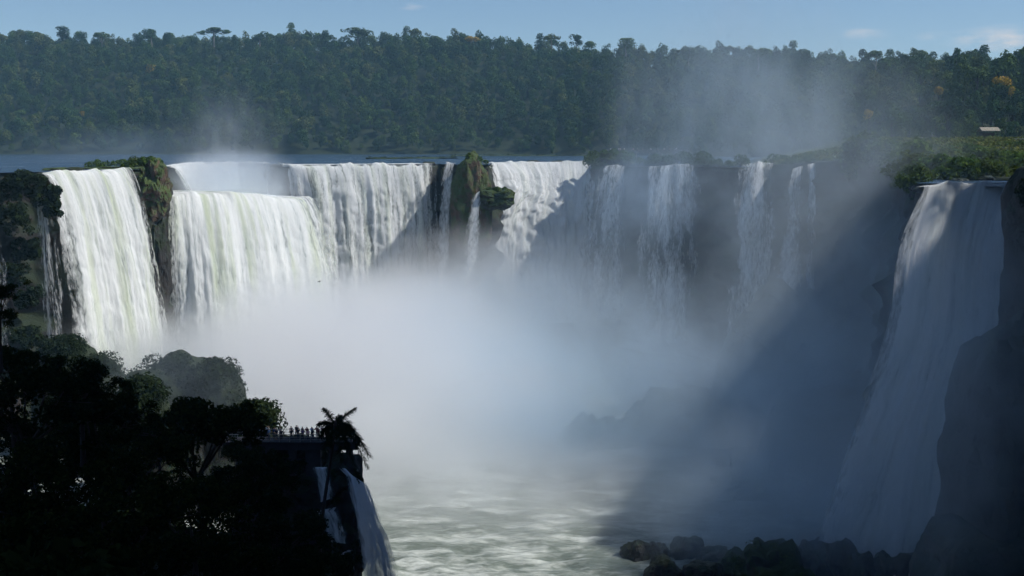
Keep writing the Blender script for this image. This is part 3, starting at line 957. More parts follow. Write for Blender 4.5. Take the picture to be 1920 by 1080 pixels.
waterfall('tall thick white curtain at the far left of the gorge',
          [[(-131, 345, -.2), (-126, 355, -.1), (-121, 366, 0), (-116.5, 378, .2)], [(-120, 337, -52), (-113, 350, -60), (-107, 360, -66), (-102.5, 371, -70)]],
          M_fall, 150, 100, seed=1, amp=.75, lump=.4)
p = [P(55, 352, 336), P(78, 366, 336), P(108, 398, 336)]
waterfall('thin broken veil trickling down the dark left cliff', [p, [P(76, 640, 328), P(100, 645, 328), P(138, 650, 330)]], M_veil, 60, 70, seed=2, amp=.5, powr=.6)
waterfall('narrow white ribbon at the very left frame edge', [[P(-40, 420, 318), P(-2, 432, 318)], [P(-30, 690, 311), P(36, 680, 311)]], M_veil, 30, 60, seed=3, amp=.4)
waterfall('broad rounded white fall with green sheen left of centre',
          [[P(314, 368, 394), P(380, 361, 408), P(480, 364, 424), P(592, 374, 436)],
           [P(322, 720, 378), P(420, 740, 372), P(540, 735, 384), P(655, 690, 412)]], M_fall, 190, 100, seed=4, amp=.6, powr=.5, over=30, lump=.5)
waterfall('upper cascade half hidden by spray behind the broad fall',
          [[(-119, 432, 0), (-131, 500, .1), (-126, 553, .1), (-112, 542, 0), (-97, 500, 0)], [(-113, 436, -11), (-124, 500, -11), (-120, 540, -11), (-110, 532, -12), (-96, 492, -13)]],
          M_foamfall, 120, 20, seed=5, amp=.6)
waterfall('wide straight white curtain in the middle distance',
          [[(-94, 494, 0), (-86, 478, .2), (-66, 486, .2), (-46, 496, .2), (-29.5, 506, .3)], [(-84, 490, -68), (-79, 469, -68), (-60, 476, -68), (-42, 485, -68), (-27, 495, -68)]],
          M_fall3, 190, 100, seed=6, amp=.8, powr=.4, lump=.7)
waterfall('slender white strand beside the dark red rock tower', [[P(836, 307, 493), P(852, 306, 492)], [P(806, 620, 476), P(838, 620, 476)]], M_spray, 24, 60, seed=7, amp=.3)
waterfall('short white chute between tower and mossy ledge', [[P(891, 358, 478), P(910, 356, 478)], [P(852, 620, 462), P(892, 620, 462)]], M_spray, 30, 60, seed=8, amp=.4)
waterfall('bright churning fall tumbling to the right of the dark red tower',
          [[P(914, 306, 516), P(970, 304, 530), P(1040, 304, 538), P(1114, 302, 540)],
           [P(925, 350, 506), P(985, 352, 515), P(1045, 345, 522), P(1112, 335, 526)],
           [P(895, 430, 494), P(960, 420, 500), P(1040, 410, 508), P(1110, 400, 514)],
           [P(885, 600, 480), P(960, 600, 484), P(1040, 600, 492), P(1115, 600, 500)]], M_foamfall, 170, 110, seed=9, amp=.7, lump=2.3)
waterfall('first misted fall just right of the bright churning one', [[P(1128, 314, 487), P(1152, 310, 486), P(1180, 313, 485)], [P(1086, 600, 466), P(1125, 600, 466), P(1172, 600, 468)]], M_spray, 60, 60, seed=10, amp=.6, lump=.6)
waterfall('wider misted fall under the spray plume', [[P(1206, 316, 464), P(1255, 310, 461), P(1312, 307, 459)], [P(1180, 640, 443), P(1245, 640, 440), P(1316, 640, 442)]], M_spray, 90, 60, seed=11, amp=.7, lump=.6)
waterfall('shaded misted fall on the right wall above the slope', [[P(1388, 309, 425), P(1425, 305, 423), P(1462, 308, 421)], [P(1352, 650, 403), P(1400, 650, 401), P(1448, 650, 403)]], M_spray, 70, 60, seed=12, amp=.6, lump=.6)
waterfall('misted trickle widening onto the dark slope', [[P(1484, 318, 399), P(1506, 314, 398)], [P(1452, 560, 382), P(1502, 560, 382)]], M_spray, 30, 50, seed=13, amp=.3)
waterfall('thread of water furthest right on the misted wall', [[P(1513, 308, 388), P(1530, 308, 387)], [P(1508, 560, 373), P(1530, 560, 373)]], M_spray, 24, 50, seed=14, amp=.2)
waterfall('large shaded fall pouring down beside the right buttress',
          [[P(1734, 353, 233), P(1770, 348, 236), P(1830, 347, 239), P(1880, 345, 242), P(1906, 343, 243)],
           [P(1690, 470, 226), P(1740, 470, 228), P(1800, 470, 230), P(1850, 470, 231), P(1886, 465, 232)],
           [P(1668, 610, 222), P(1720, 615, 224), P(1785, 620, 225), P(1840, 620, 225), P(1882, 615, 224)],
           [P(1600, 800, 216), P(1665, 810, 215), P(1730, 820, 214), P(1790, 820, 212), P(1830, 820, 210)],
           [P(1515, 1080, 222), P(1590, 1090, 216), P(1690, 1100, 211), P(1770, 1100, 207), P(1810, 1100, 203)]],
          M_right, 150, 120, seed=15, amp=.7, over=2.5)
waterfall('blue-white fall dropping off the rock below the walkway',
          [[P(648, 884, 171), P(668, 888, 172), P(682, 896, 174)], [P(664, 960, 167), P(684, 960, 168), P(704, 960, 171)], [P(676, 1050, 165), P(706, 1050, 166), P(736, 1050, 170)], [P(684, 1250, 163), P(735, 1250, 165), P(785, 1250, 170)], [P(690, 1480, 163), P(745, 1480, 165), P(812, 1480, 170)]],
          M_bluefall, 60, 110, seed=16, amp=.4, over=2)
waterfall('small pale cascade on the rock just left of the palm trunk', [[P(582, 884, 170), P(618, 884, 170)], [P(594, 945, 167), P(630, 932, 167)]], M_spray, 40, 30, seed=17, amp=.35, over=2)
waterfall('lower pale cascade showing behind the palm foot', [[P(588, 965, 168), P(632, 955, 168)], [P(592, 1015, 165), P(655, 1020, 165)]], M_spray, 40, 24, seed=18, amp=.2, over=1)
waterfall('lowest pale patch of falling water at the bottom edge', [[P(622, 1040, 167), P(665, 1035, 167)], [P(610, 1100, 164), P(672, 1100, 164)]], M_spray, 40, 24, seed=19, amp=.2, over=1)

# rock under the walkway
RK = [(640, 905, 176, (3.0, 4, 4.2), 'rounded dark rock under the end of the walkway'), (652, 960, 174, (2.6, 4, 4.6), 'bushy dark rock between palm and blue-white fall'), (645, 1020, 172, (3.2, 4, 4.5), 'dark rock low beside the blue-white fall')]
for i, (a, b, D, rad, l) in enumerate(RK):
    t = empty('mossy_rock', P(a, b, D), l, 'rock')
    link('rock_face', rock_mesh('rock_face', rad, 260 + i, M_cliff, sub=4, rough=.18), t)
    rr = np.random.default_rng(i + 7)
    lob = [(rr.uniform(-.7, .8) * rad[0], rr.uniform(-.9, -.3) * rad[1], rad[2] * rr.uniform(-.8, .85), rr.uniform(.5, 1.0)) for _ in range(14)]
    bush_part(t, 'foliage', lob, 1600, .17, 270 + i, M_near)
for i, (a, b, D, rad, l) in enumerate([(560, 1000, 182, (9, 6, 14), 'dark wet rock wall behind the palm'), (600, 930, 181, (5.5, 5, 4.5), 'dark rock shelf holding up the walkway')]):
    rock('rock_ledge', l, 'rock', P(a, b, D), rad, 280 + i, M_cliff, sub=5, rough=.14)

# ------------------------------------------------------------------ right plateau: shrubs, meadow, hut, boardwalk
SH = []
rs_ = random.Random(8)
proto = []
for i in range(5):
    t = empty('shrub', (0, 0, -500), '', 'shrub')
    rr = np.random.default_rng(400 + i)
    lob = [(rr.uniform(-1.6, 1.6), rr.uniform(-1.6, 1.6), 1.3 + rr.uniform(-.7, 1.1), rr.uniform(.8, 1.4)) for _ in range(9)]
    bush_part(t, 'foliage', lob, 700, .26, 410 + i, M_shrub, up=.4)
    mb = MB(); mb.tube([(0, 0, -1), (.1, 0, .5), (.1, .1, 1.5)], [.18, .14, .06], 5)
    for k in range(3):
        a = k * 2.1; mb.tube([(.05, 0, .3), (.6 * math.cos(a), .6 * math.sin(a), 1.0), (1.1 * math.cos(a), 1.1 * math.sin(a), 1.7)], [.1, .07, .03], 5)
    mb.build('stem', M_bark, t)
    proto.append(t)
used = [False] * 5
def shrub(x, y, z, s, label, group):
    k = rs_.randrange(5)
    if not used[k]:
        used[k] = True; o = proto[k]; o.location = (x, y, z); o.rotation_euler = (0, 0, rs_.uniform(0, 6)); o.scale = (s, s, s); o['label'] = label; o['group'] = group
    else:
        dup(proto[k], (x, y, z), rs_.uniform(0, 6), (s * rs_.uniform(.9, 1.2), s, s * rs_.uniform(.8, 1.1)), label, group)
GR_S = 'shrubs along the right cliff edge'
for i in range(95):
    a = rs_.uniform(1560, 1930)
    f_ = rs_.random()
    yy = np.interp(a, [1560, 1680, 1740, 1830, 1930], [312, 322, 328, 325, 318]) * (1 - f_) + np.interp(a, [1560, 1680, 1930], [300, 296, 292]) * f_
    D = np.interp(a, [1560, 1680, 1740, 1830, 1930], [385, 330, 262, 262, 275]) + f_ * np.interp(a, [1560, 1700, 1930], [20, 60, 110])
    p = P(a, yy, D)
    z = p.z - 3.0
    shrub(p.x, p.y, z, rs_.uniform(1.0, 1.9), 'rounded green shrub among those crowding the right cliff edge above the shaded fall', GR_S)
for i in range(70):
    a = rs_.uniform(1110, 1600)
    D = np.interp(a, [1120, 1222, 1290, 1400, 1452, 1500, 1570], [512, 475, 472, 440, 436, 412, 384]) + rs_.uniform(2, 14)
    if any(abs(a - c_) < w_ for c_, w_ in ((1152, 22), (1258, 46), (1425, 32), (1496, 10))) and D < 470 + 0 * a and rs_.random() < .8: continue
    p = P(a, 300, D)
    shrub(p.x, p.y, -.5, rs_.uniform(.5, 1.7), 'misted shrub between the falls on the right wall rim', 'misted shrubs on the right wall rim')
# bank and tall trees added out of frame to shade the right fall
t = empty('wooded_knoll', (116.5, 226, -3), 'steep bank added beyond the right frame edge to shade the right fall', 'knoll')
link('mound', rock_mesh('mound', (11.5, 22, 30.0), 91, M_cliff, rough=.10, box=3.4), t)
rr = np.random.default_rng(92)
bush_part(t, 'foliage', [(rr.uniform(-10, 9), rr.uniform(-20, 20), 29.0 + rr.uniform(-1, 1.6), rr.uniform(1.2, 2.4)) for _ in range(60)], 7000, .34, 93, M_shrub)
for i, (y, big) in enumerate([(246, 1.3), (251, 1.6), (258, 1.4), (267, 1.5)]):
    o = link('added_shade_tree', far_meshes[[2, 7, 0][i % 3]], None, (max(105, .42 * y + 8) + rs_.uniform(0, 3), y, .5))
    o.scale = (big * .7, big * .7, big); o.rotation_euler = (0, 0, i * 1.9)
    tag(o, 'tall tree added beyond the right frame edge to break up the shadow', 'tree', 'added shadow trees beyond the right frame edge')
for i, (a, b, D) in enumerate([(1706, 352, 262), (1700, 340, 280), (1716, 356, 248), (1690, 345, 300)]):
    p = P(a, b, D)
    shrub(p.x, p.y, min(p.z, .2) - 1.0, 1.0 + .15 * i, 'rounded green shrub among those crowding the right cliff edge above the shaded fall', GR_S)
for i in range(26):
    f_ = (i + rs_.uniform(-.4, .4)) / 25
    a = np.interp(f_, [0, .55, .8, 1], [1585, 1665, 1702, 1716]); D = np.interp(f_, [0, .55, .8, 1], [372, 340, 310, 262])
    p = P(a + rs_.uniform(-6, 8), 310, D)
    shrub(p.x + rs_.uniform(0, 3), p.y, float(meadow_h(np.array([p.x]), np.array([p.y]))[0]) - .8, rs_.choice([.8, 1.1, 1.5, 1.9, 2.5]), 'rounded green shrub among those crowding the right cliff edge above the shaded fall', GR_S)
# meadow of tall scrub
rg = np.random.default_rng(12)
mN = 9000
ax = rg.uniform(1430, 1960, mN); dy = rg.uniform(300, 600, mN)
mxx = (ax - 960) / F * dy
hz_ = meadow_h(mxx, dy)
ok = (hz_ > .3) & (segdist(RIM, mxx, dy) > 6) & (~inside(RIM, mxx, dy))
mxx, dy, hz_ = mxx[ok], dy[ok], hz_[ok]
cl = fbm(np.column_stack([mxx / 12, dy / 12, mxx * 0]), 3, 91)
V0, F0, L0, T0, nv = [], [], [], [], 0
for j in range(3):
    cpos = np.column_stack([mxx + rg.normal(size=len(mxx)) * .8, dy + rg.normal(size=len(mxx)) * .8, hz_ + .3 + np.maximum(cl, -.3) * 1.1 + rg.uniform(0, .8, len(mxx))])
    d = rg.normal(size=(len(mxx), 3)) * .6 + np.array([0, -.3, .6]); d /= np.linalg.norm(d, axis=1)[:, None]
    a = np.cross(d, rg.normal(size=d.shape)); a /= np.linalg.norm(a, axis=1)[:, None]; b = np.cross(d, a)
    s = rg.uniform(.35, .8, len(mxx))[:, None]
    V0.append(np.stack([cpos - a * s, cpos - b * s * .7, cpos + a * s, cpos + b * s * .7], 1).reshape(-1, 3))
    F0.append(np.arange(4 * len(mxx)).reshape(-1, 4) + nv); nv += 4 * len(mxx)
    L0.append(np.repeat(rg.random(len(mxx)), 4)); T0.append(np.repeat(np.clip(.5 + cl * .5, 0, 1), 4))
o = link('grass', mesh('grass', np.vstack(V0), np.vstack(F0), M_grass, False, None, {'leaf': np.concatenate(L0), 'tone': np.concatenate(T0)}))
tag(o, 'bright green scrubby meadow on the right plateau', 'grass', None, 'stuff')

# hut
M_thatch = plain('thatch', (.24, .215, .17), .95, .3, 2.0)
M_darkwood = plain('dark_timber', (.035, .028, .024), .85, .3, 2.0)
M_rail = plain('weathered_rail', (.22, .20, .18), .8, .2, 2.0)
b0 = P(1853, 262, 520)
t = empty('shelter', b0, 'small thatched shelter on the right plateau before the trees', 'hut')
mb = MB()
for sx in (-1, 1):
    V = [(-3.9, 0, 5.2), (3.9, 0, 5.2), (3.9, sx * 2.8, 3.7), (-3.9, sx * 2.8, 3.7), (-3.9, 0, 4.95), (3.9, 0, 4.95), (3.9, sx * 2.8, 3.45), (-3.9, sx * 2.8, 3.45)]
    mb.add(V, [(0, 1, 2, 3), (4, 7, 6, 5), (3, 2, 6, 7), (0, 3, 7, 4), (1, 5, 6, 2)])
mb.build('roof', M_thatch, t, False)
mb = MB(); mb.box((0, 1.9, 1.4), (6.4, .15, 3.2)); mb.box((-3.1, 0, 1.2), (.15, 3.6, 2.8)); mb.build('wall', M_darkwood, t, False)
for sx in (-3.1, 0, 3.1):
    mb = MB(); mb.box((sx, -2.0, 1.8), (.22, .22, 3.8)); mb.build('post', M_darkwood, t, False)
mb = MB(); mb.box((0, -.1, -.1), (7.0, 4.6, .25)); mb.build('floor', M_darkwood, t, False)

def boardwalk(label, p0, p1, width, rail_h, nposts, mat_d, mat_r, stilt):
    p0, p1 = Vector(p0), Vector(p1)
    d = p1 - p0; L = d.length; rz = math.atan2(d.y, d.x)
    t = empty('boardwalk', p0, label, 'walkway'); t.rotation_euler = (0, 0, rz)
    mb = MB(); mb.box((L / 2, 0, -.15), (L, width, .3)); mb.build('deck', mat_d, t, False)
    for s in (-1, 1):
        mb = MB()
        for h in (rail_h, rail_h * .55): mb.box((L / 2, s * width / 2, h), (L, .07, .08))
        for k in range(nposts): mb.box((L * (k + .5) / nposts, s * width / 2, rail_h / 2), (.09, .09, rail_h))
        mb.build('railing', mat_r, t, False)
    for k in range(max(2, nposts // 3)):
        mb = MB(); mb.box((L * (k + .5) / max(2, nposts // 3), 0, -.3 - stilt / 2), (.3, width * .7, stilt)); mb.build('pillar', mat_d, t, False)
    return t
boardwalk('dark boardwalk along the top of the right meadow below the shelter', P(1755, 266, 512), P(1940, 264, 505), 2.0, 1.1, 18, M_darkwood, M_darkwood, 2.0)
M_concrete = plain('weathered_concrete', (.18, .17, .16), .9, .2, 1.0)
boardwalk('pale viewing boardwalk on the far rim inside the plume', P(1135, 284.5, 600), P(1300, 284.5, 590), 2.4, 1.1, 22, M_concrete, M_rail, 6.0)
for i, (a, b, D, wd, l) in enumerate([(1606, 269, 560, 24, 'pale low concrete slab in the meadow at the plume edge'), (1730, 270, 500, 14, 'small pale block in the meadow left of the shelter'), (1912, 264, 480, 16, 'pale slab beside the boardwalk at the right frame edge')]):
    p = P(a, b, D); z = float(meadow_h(np.array([p.x]), np.array([p.y]))[0])
    mb = MB(); w_ = wd * D / F; mb.box((0, 0, .6), (w_, 2, 1.2)); mb.box((0, 0, 1.28), (w_ + .4, 2.4, .16))
    o = mb.build('concrete_slab', plain('pale_concrete', (.42, .40, .37), .9, .15), None, False, (p.x, p.y, max(z, p.z - 1)))
    tag(o, l, 'slab')

# islets in the upper river
IS = [(214, 303, 392, 64, 3.2, 'grassy islet on the lip behind the tall left curtain'), (268, 300, 392, 22, 4.2, 'leafy islet shrub beside the reddish spur'), (110, 312, 372, 26, .8, 'flat brown rock bar upstream of the left curtain'),
      (730, 297, 720, 46, 1.4, 'low green islet in the river left of centre'), (808, 296, 740, 50, 1.4, 'low green islet in mid river'), (870, 293, 900, 30, 1.5, 'far low dark islet near the opposite bank'),
      (960, 291, 960, 60, 1.6, 'long low dark islet right of the rock tower'), (1060, 291, 940, 60, 1.6, 'low dark islet touching the plume')]
for i, (a, b, D, wpx, ht, l) in enumerate(IS):
    p = P(a, b, D); rx = wpx * D / F
    t = empty('islet', (p.x, p.y, 0), l, 'islet')
    link('rock_base', rock_mesh('rock_base', (rx, rx * .35 + 1.5, .8), 600 + i, M_red if i < 3 else M_moss, sub=4, rough=.2), t)
    if ht > 1:
        rr = np.random.default_rng(620 + i)
        lob = [(rr.uniform(-.9, .9) * rx, rr.uniform(-.25, .25) * rx, ht * rr.uniform(.2, .55), ht * rr.uniform(.3, .5)) for _ in range(16)]
        bush_part(t, 'foliage', lob, 1300, .3, 640 + i, M_shrub if i < 2 else M_knoll)
# lip rocks
for i, (a, b, D, l) in enumerate([(140, 318, 362, 'small dark rock on the lip of the left curtain'), (805, 303, 508, 'small dark rock on the lip of the middle curtain'), (1000, 300, 560, 'dark rock on the lip of the bright churning fall'), (1048, 302, 548, 'second dark rock along the lip of the bright churning fall'), (1850, 336, 262, 'dark rock in the rapids above the shaded right fall'), (1800, 340, 256, 'flat dark rock at the top of the shaded right fall'), (1726, 352, 239, 'dark rock holding the left end of the shaded right fall lip'), (1716, 350, 248, 'dark wet rock just left of the shaded right fall lip')]):
    p = P(a, b, D)
    rock('lip_rock', l, 'rock', (p.x, p.y, min(p.z, .3) - .2), (2.6 if i < 4 else 1.6, 2, .9), 660 + i, M_boulder, sub=3)
# rapids above the right fall
rx0 = [[P(1925, 337, 268), P(1990, 338, 262)], [P(1862, 341.5, 254), P(1920, 345, 244)]]

# ------------------------------------------------------------------ near trees in the shade
def near_tree_meshes(seed, R_, H_, style):
    """Trunk, limbs and a leafy crown; the crown's centre is at the origin + H_."""
    rg = np.random.default_rng(seed)
    mb = MB()
    tip = Vector((rg.uniform(-.6, .6), rg.uniform(-.6, .6), H_ * .62))
    mb.tube([(0, 0, -6), (0, 0, 0), tip * .5 + Vector((.2, 0, 0)), tip], [.42, .34, .28, .2], 8)
    lobes = []
    nb = 9
    for k in range(nb):
        a = k * 2.4 + rg.uniform(-.4, .4)
        rr = R_ * rg.uniform(.45, .95)
        if style == 'umbrella': z = H_ + R_ * .32 * (1 - (rr / R_) ** 2) + rg.uniform(-.4, .4)
        elif style == 'tall': z = H_ + rg.uniform(-.9, .9) * R_ * 1.2; rr *= .65
        else: z = H_ + rg.uniform(-.55, .65) * R_
        e = Vector((math.cos(a) * rr, math.sin(a) * rr, z))
        m_ = (tip + e) / 2 + Vector((rg.uniform(-.3, .3), rg.uniform(-.3, .3), -.3))
        mb.tube([tip * .85, m_, e], [.16, .1, .05], 6)
        for j in range(4):
            dd = Vector((rg.normal(), rg.normal(), rg.normal() * .5)) * R_ * .26
            f_ = e + dd
            mb.tube([e * .6 + m_ * .4, f_], [.05, .02], 4)
            lobes.append((*f_, R_ * rg.uniform(.12, .22)))
        lobes.append((*e, R_ * rg.uniform(.2, .3)))
    lobes.append((0, 0, H_ + R_ * .35, R_ * .3))
    V, Fq, lf = leaves(rg, lobes, 9000, .15, .9, .3, .35, .8)
    cr_ = mesh('crown', V, Fq, M_near, False, None, {'leaf': lf})
    tr = mesh('trunk', np.concatenate(mb.V), np.concatenate(mb.Fq), M_bark, True)
    return cr_, tr
NT = [near_tree_meshes(700, 5, 8, 'umbrella'), near_tree_meshes(701, 5, 7, 'round'), near_tree_meshes(702, 5, 8, 'tall'), near_tree_meshes(703, 5, 7.5, 'round')]
NH = [8, 7, 8, 7.5]
TREES = [(372, 815, 118, 108, 0, 'tree with a flat layered crown standing clear against the mist'),
         (-4, 562, 50, 70, 2, 'dark tree reaching in at the left frame edge above the others'),
         (60, 760, 120, 78, 1, 'dark bulky tree filling the left edge under the reaching branches'),
         (150, 705, 66, 92, 3, 'dark tree with a feathery top against the shaded falls foot'),
         (190, 800, 90, 95, 2, 'tall dark tree left of the flat layered crown'),
         (255, 880, 90, 90, 1, 'dark tree below and left of the flat layered crown'),
         (60, 920, 140, 62, 3, 'large black-green tree low at the left edge'),
         (200, 1010, 150, 58, 1, 'large black-green tree at the bottom left'),
         (360, 960, 110, 78, 0, 'dark tree below the flat layered crown'),
         (470, 905, 85, 112, 3, 'dark tree under the left end of the walkway'),
         (520, 900, 60, 135, 1, 'small dark tree hiding the walkway supports'),
         (395, 1060, 120, 66, 3, 'black-green tree at the bottom edge left of the palm'),
         (520, 1010, 85, 100, 1, 'dark tree to the left of the palm foot'),
         (575, 1070, 66, 105, 0, 'dark tree at the bottom edge under the palm'),
         (640, 1070, 42, 120, 2, 'thin dark tree at the bottom edge beside the blue-white fall'),
         (455, 870, 55, 140, 2, 'dark tree whose top meets the left end of the walkway crowd'),
         (300, 820, 60, 125, 3, 'dark tree just behind the left of the flat layered crown'),
         (20, 690, 66, 88, 0, 'dark tree just below the reaching branches at the left edge'),
         (25, 850, 120, 100, 3, 'dark tree filling the gap low at the left edge'), (120, 850, 100, 98, 1, 'dark tree just right of the one filling the left edge gap'),
         (205, 745, 50, 118, 3, 'dark tree below the feathery topped one, against the knolls'),
         (-10, 1060, 120, 50, 2, 'black tree in the bottom left corner')]
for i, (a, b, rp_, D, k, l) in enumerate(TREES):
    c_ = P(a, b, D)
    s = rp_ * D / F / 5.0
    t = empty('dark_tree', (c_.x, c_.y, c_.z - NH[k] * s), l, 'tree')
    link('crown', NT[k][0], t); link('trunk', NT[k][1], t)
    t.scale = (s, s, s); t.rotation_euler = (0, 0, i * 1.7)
# undergrowth
ug = np.random.default_rng(21)
uN = 26000
ux = ug.uniform(-75, -14, uN); uy = ug.uniform(26, 185, uN)
uz = ground_h(ux, uy)
ok = (uz > -62) & (ux / uy > -.5)
ux, uy, uz = ux[ok], uy[ok], uz[ok]
q = fbm(np.column_stack([ux / 5, uy / 5, ux * 0]), 3, 5)
lob = np.column_stack([ux, uy, uz + .6 + q * 1.2, np.full(len(ux), .8)])
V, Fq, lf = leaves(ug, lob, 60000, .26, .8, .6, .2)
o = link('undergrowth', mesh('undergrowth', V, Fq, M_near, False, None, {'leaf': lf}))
tag(o, 'dark tangled undergrowth on the near slope', 'undergrowth', None, 'stuff')

# palm
base = P(600, 1020, 141); top = P(629, 800, 140)
t = empty('palm_tree', base, 'dark feathery palm standing in front of the viewing walkway', 'palm')
rel = top - base
mb = MB()
pts = [Vector((0, 0, -8)), Vector((0, 0, 0)), Vector((rel.x * .22, 0, rel.z * .3)), Vector((rel.x * .55, 0, rel.z * .62)), rel]
pts = [tuple(v) for v in cat([tuple(p) for p in pts], 24)]
mb.tube(pts, [.27 - .11 * k / 23 for k in range(24)], 9)
mb.build('trunk', M_palmtrunk, t)
def frond(tip, sag, nl, ll, width_px=None, seed=0):
    rg = random.Random(seed)
    a = Vector((0, 0, 0)); b = Vector(tip)
    mid = b * .5 + Vector((0, 0, sag))
    pts = [a * (1 - s) ** 2 + mid * 2 * s * (1 - s) + b * s * s for s in np.linspace(0, 1, 14)]
    mb = MB(); mb.tube(pts, [.07 - .055 * k / 13 for k in range(14)], 5)
    V = []; Fq = []
    for j in range(nl):
        s = .12 + .88 * j / nl
        p = a * (1 - s) ** 2 + mid * 2 * s * (1 - s) + b * s * s
        tg = ((mid - a) * (1 - s) + (b - mid) * s).normalized()
        for sd in (-1, 1):
            for m in range(2):
                side = tg.cross(Vector((rg.uniform(-.5, .5), rg.uniform(-.5, .5), 1)).normalized()).normalized() * sd
                d = (side * 1.0 + tg * rg.uniform(.3, .9) + Vector((rg.uniform(-.3, .3), rg.uniform(-.5, .5), rg.uniform(-.7, .5)))).normalized()
                L_ = ll * (.55 + .6 * math.sin(math.pi * min(1, s * .9 + .1))) * rg.uniform(.7, 1.1)
                wv = d.cross(Vector((0, 1, .2))).normalized() * .022
                e1 = p + d * L_ * .55; e2 = p + d * L_ + Vector((0, 0, -L_ * .22))
                n0 = len(V)
                V += [tuple(p - wv), tuple(p + wv), tuple(e1 + wv * 1.4), tuple(e1 - wv * 1.4), tuple(e2 + wv * .3), tuple(e2 - wv * .3)]
                Fq += [(n0, n0 + 1, n0 + 2, n0 + 3), (n0 + 3, n0 + 2, n0 + 4, n0 + 5)]
    mb.add(V, Fq)
    return mb
def pxo(dx, dy): return (dx * 140 / F, -dy * 140 / F)
FR = [((-24, -34), 0.6, .5), ((40, -38), .5, .55), ((64, 64), 2.3, .75), ((46, 108), 3.0, .4), ((-30, 20), 1.0, .8), ((-22, 60), 1.9, .7), ((8, -18), .4, .5),
      ((36, 8), 1.2, .8), ((-12, 40), 1.6, .8), ((22, 40), 1.6, .6), ((50, 40), 2.0, .7), ((14, 66), 2.3, .55), ((-34, -4), .6, .6), ((26, 16), .9, .6), ((60, 88), 2.6, .5)]
for i, ((dx, dy), sag, ll) in enumerate(FR):
    x, z = pxo(dx, dy)
    f_ = frond((x, (-1) ** i * (.4 + .25 * (i % 4)), z), sag, 54, ll * 1.25, seed=i)
    o = f_.build('frond', M_palm, t, False); o.location = rel
    o.data.attributes.new('leaf', 'FLOAT', 'POINT').data.foreach_set('value', np.random.default_rng(i).random(len(o.data.vertices)).astype(np.float32))
mb = MB(); mb.tube([(0, 0, -1.0), (0, 0, -.2), (0, 0, .7)], [.2, .32, .12], 9)
o = mb.build('crownshaft', M_palmtrunk, t); o.location = rel

# ------------------------------------------------------------------ viewing walkway and people
D0 = 178.0
dl, dr = P(430, 824, D0 + 3), P(668, 824, D0 - 3)
zf = P(560, 824, D0).z
M_conc_d = plain('darkened_concrete', (.028, .027, .03), .9, .25, 1.0)  # colour lowered to keep the skylit walkway as dark as in shade
M_metal = plain('railing_metal', (.30, .29, .28), .5, .1, 2.0, .3)
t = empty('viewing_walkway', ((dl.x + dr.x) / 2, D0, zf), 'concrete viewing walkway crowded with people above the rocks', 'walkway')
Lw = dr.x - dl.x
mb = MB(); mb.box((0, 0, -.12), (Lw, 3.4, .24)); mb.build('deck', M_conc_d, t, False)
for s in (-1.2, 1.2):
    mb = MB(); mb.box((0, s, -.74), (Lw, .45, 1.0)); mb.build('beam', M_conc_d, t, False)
for s in (-1, 1):
    mb = MB()
    for h in (1.15, .72, .34): mb.box((0, s * 1.62, h), (Lw, .05, .05))
    for k in range(13): mb.box((-Lw / 2 + Lw * (k + .5) / 13, s * 1.62, .575), (.06, .06, 1.15))
    mb.build('railing', M_metal, t, False)
cx0 = (dl.x + dr.x) / 2
for a, wd in ((548, 1.0), (588, 2.2), (628, 1.6), (655, .9), (500, 1.2), (450, 1.0)):
    x = P(a, 840, D0).x - cx0
    mb = MB(); mb.box((x, 0, -7.2), (wd, 1.6, 11.9)); mb.build('pillar', M_conc_d, t, False)

def skin(pts, edges, radii, root, mat, name, sub=1):
    me = bpy.data.meshes.new(name)
    me.from_pydata(pts, edges, [])
    o = bpy.data.objects.new(name, me); COL.objects.link(o)
    m = o.modifiers.new('skin', 'SKIN')
    for i, r_ in enumerate(radii):
        me.skin_vertices[0].data[i].radius = (r_, r_) if not hasattr(r_, '__len__') else r_
        me.skin_vertices[0].data[i].use_root = (i == root)
    m2 = o.modifiers.new('sub', 'SUBSURF'); m2.levels = sub; m2.render_levels = sub
    dg = bpy.context.evaluated_depsgraph_get()
    res = bpy.data.meshes.new_from_object(o.evaluated_get(dg))
    bpy.data.objects.remove(o)
    res.materials.clear(); res.materials.append(mat)
    for p_ in res.polygons: p_.use_smooth = True
    return res

M_skin = plain('skin', (.38, .24, .17), .6, .1, 3)
M_hair = plain('dark_hair', (.02, .015, .012), .7, .2, 5)
CLO = {'dark': (.03, .03, .045), 'pale blue': (.25, .38, .62), 'maroon': (.16, .035, .05), 'white': (.72, .73, .76), 'purple': (.15, .09, .20), 'grey': (.16, .17, .2), 'red': (.38, .05, .05), 'navy': (.03, .05, .14), 'pink': (.5, .26, .36)}
M_cl = {k: plain(k.replace(' ', '_') + '_cloth', v, .9, .1, 4) for k, v in CLO.items()}
M_trous = plain('dark_trousers', (.03, .035, .06), .9, .2, 4)

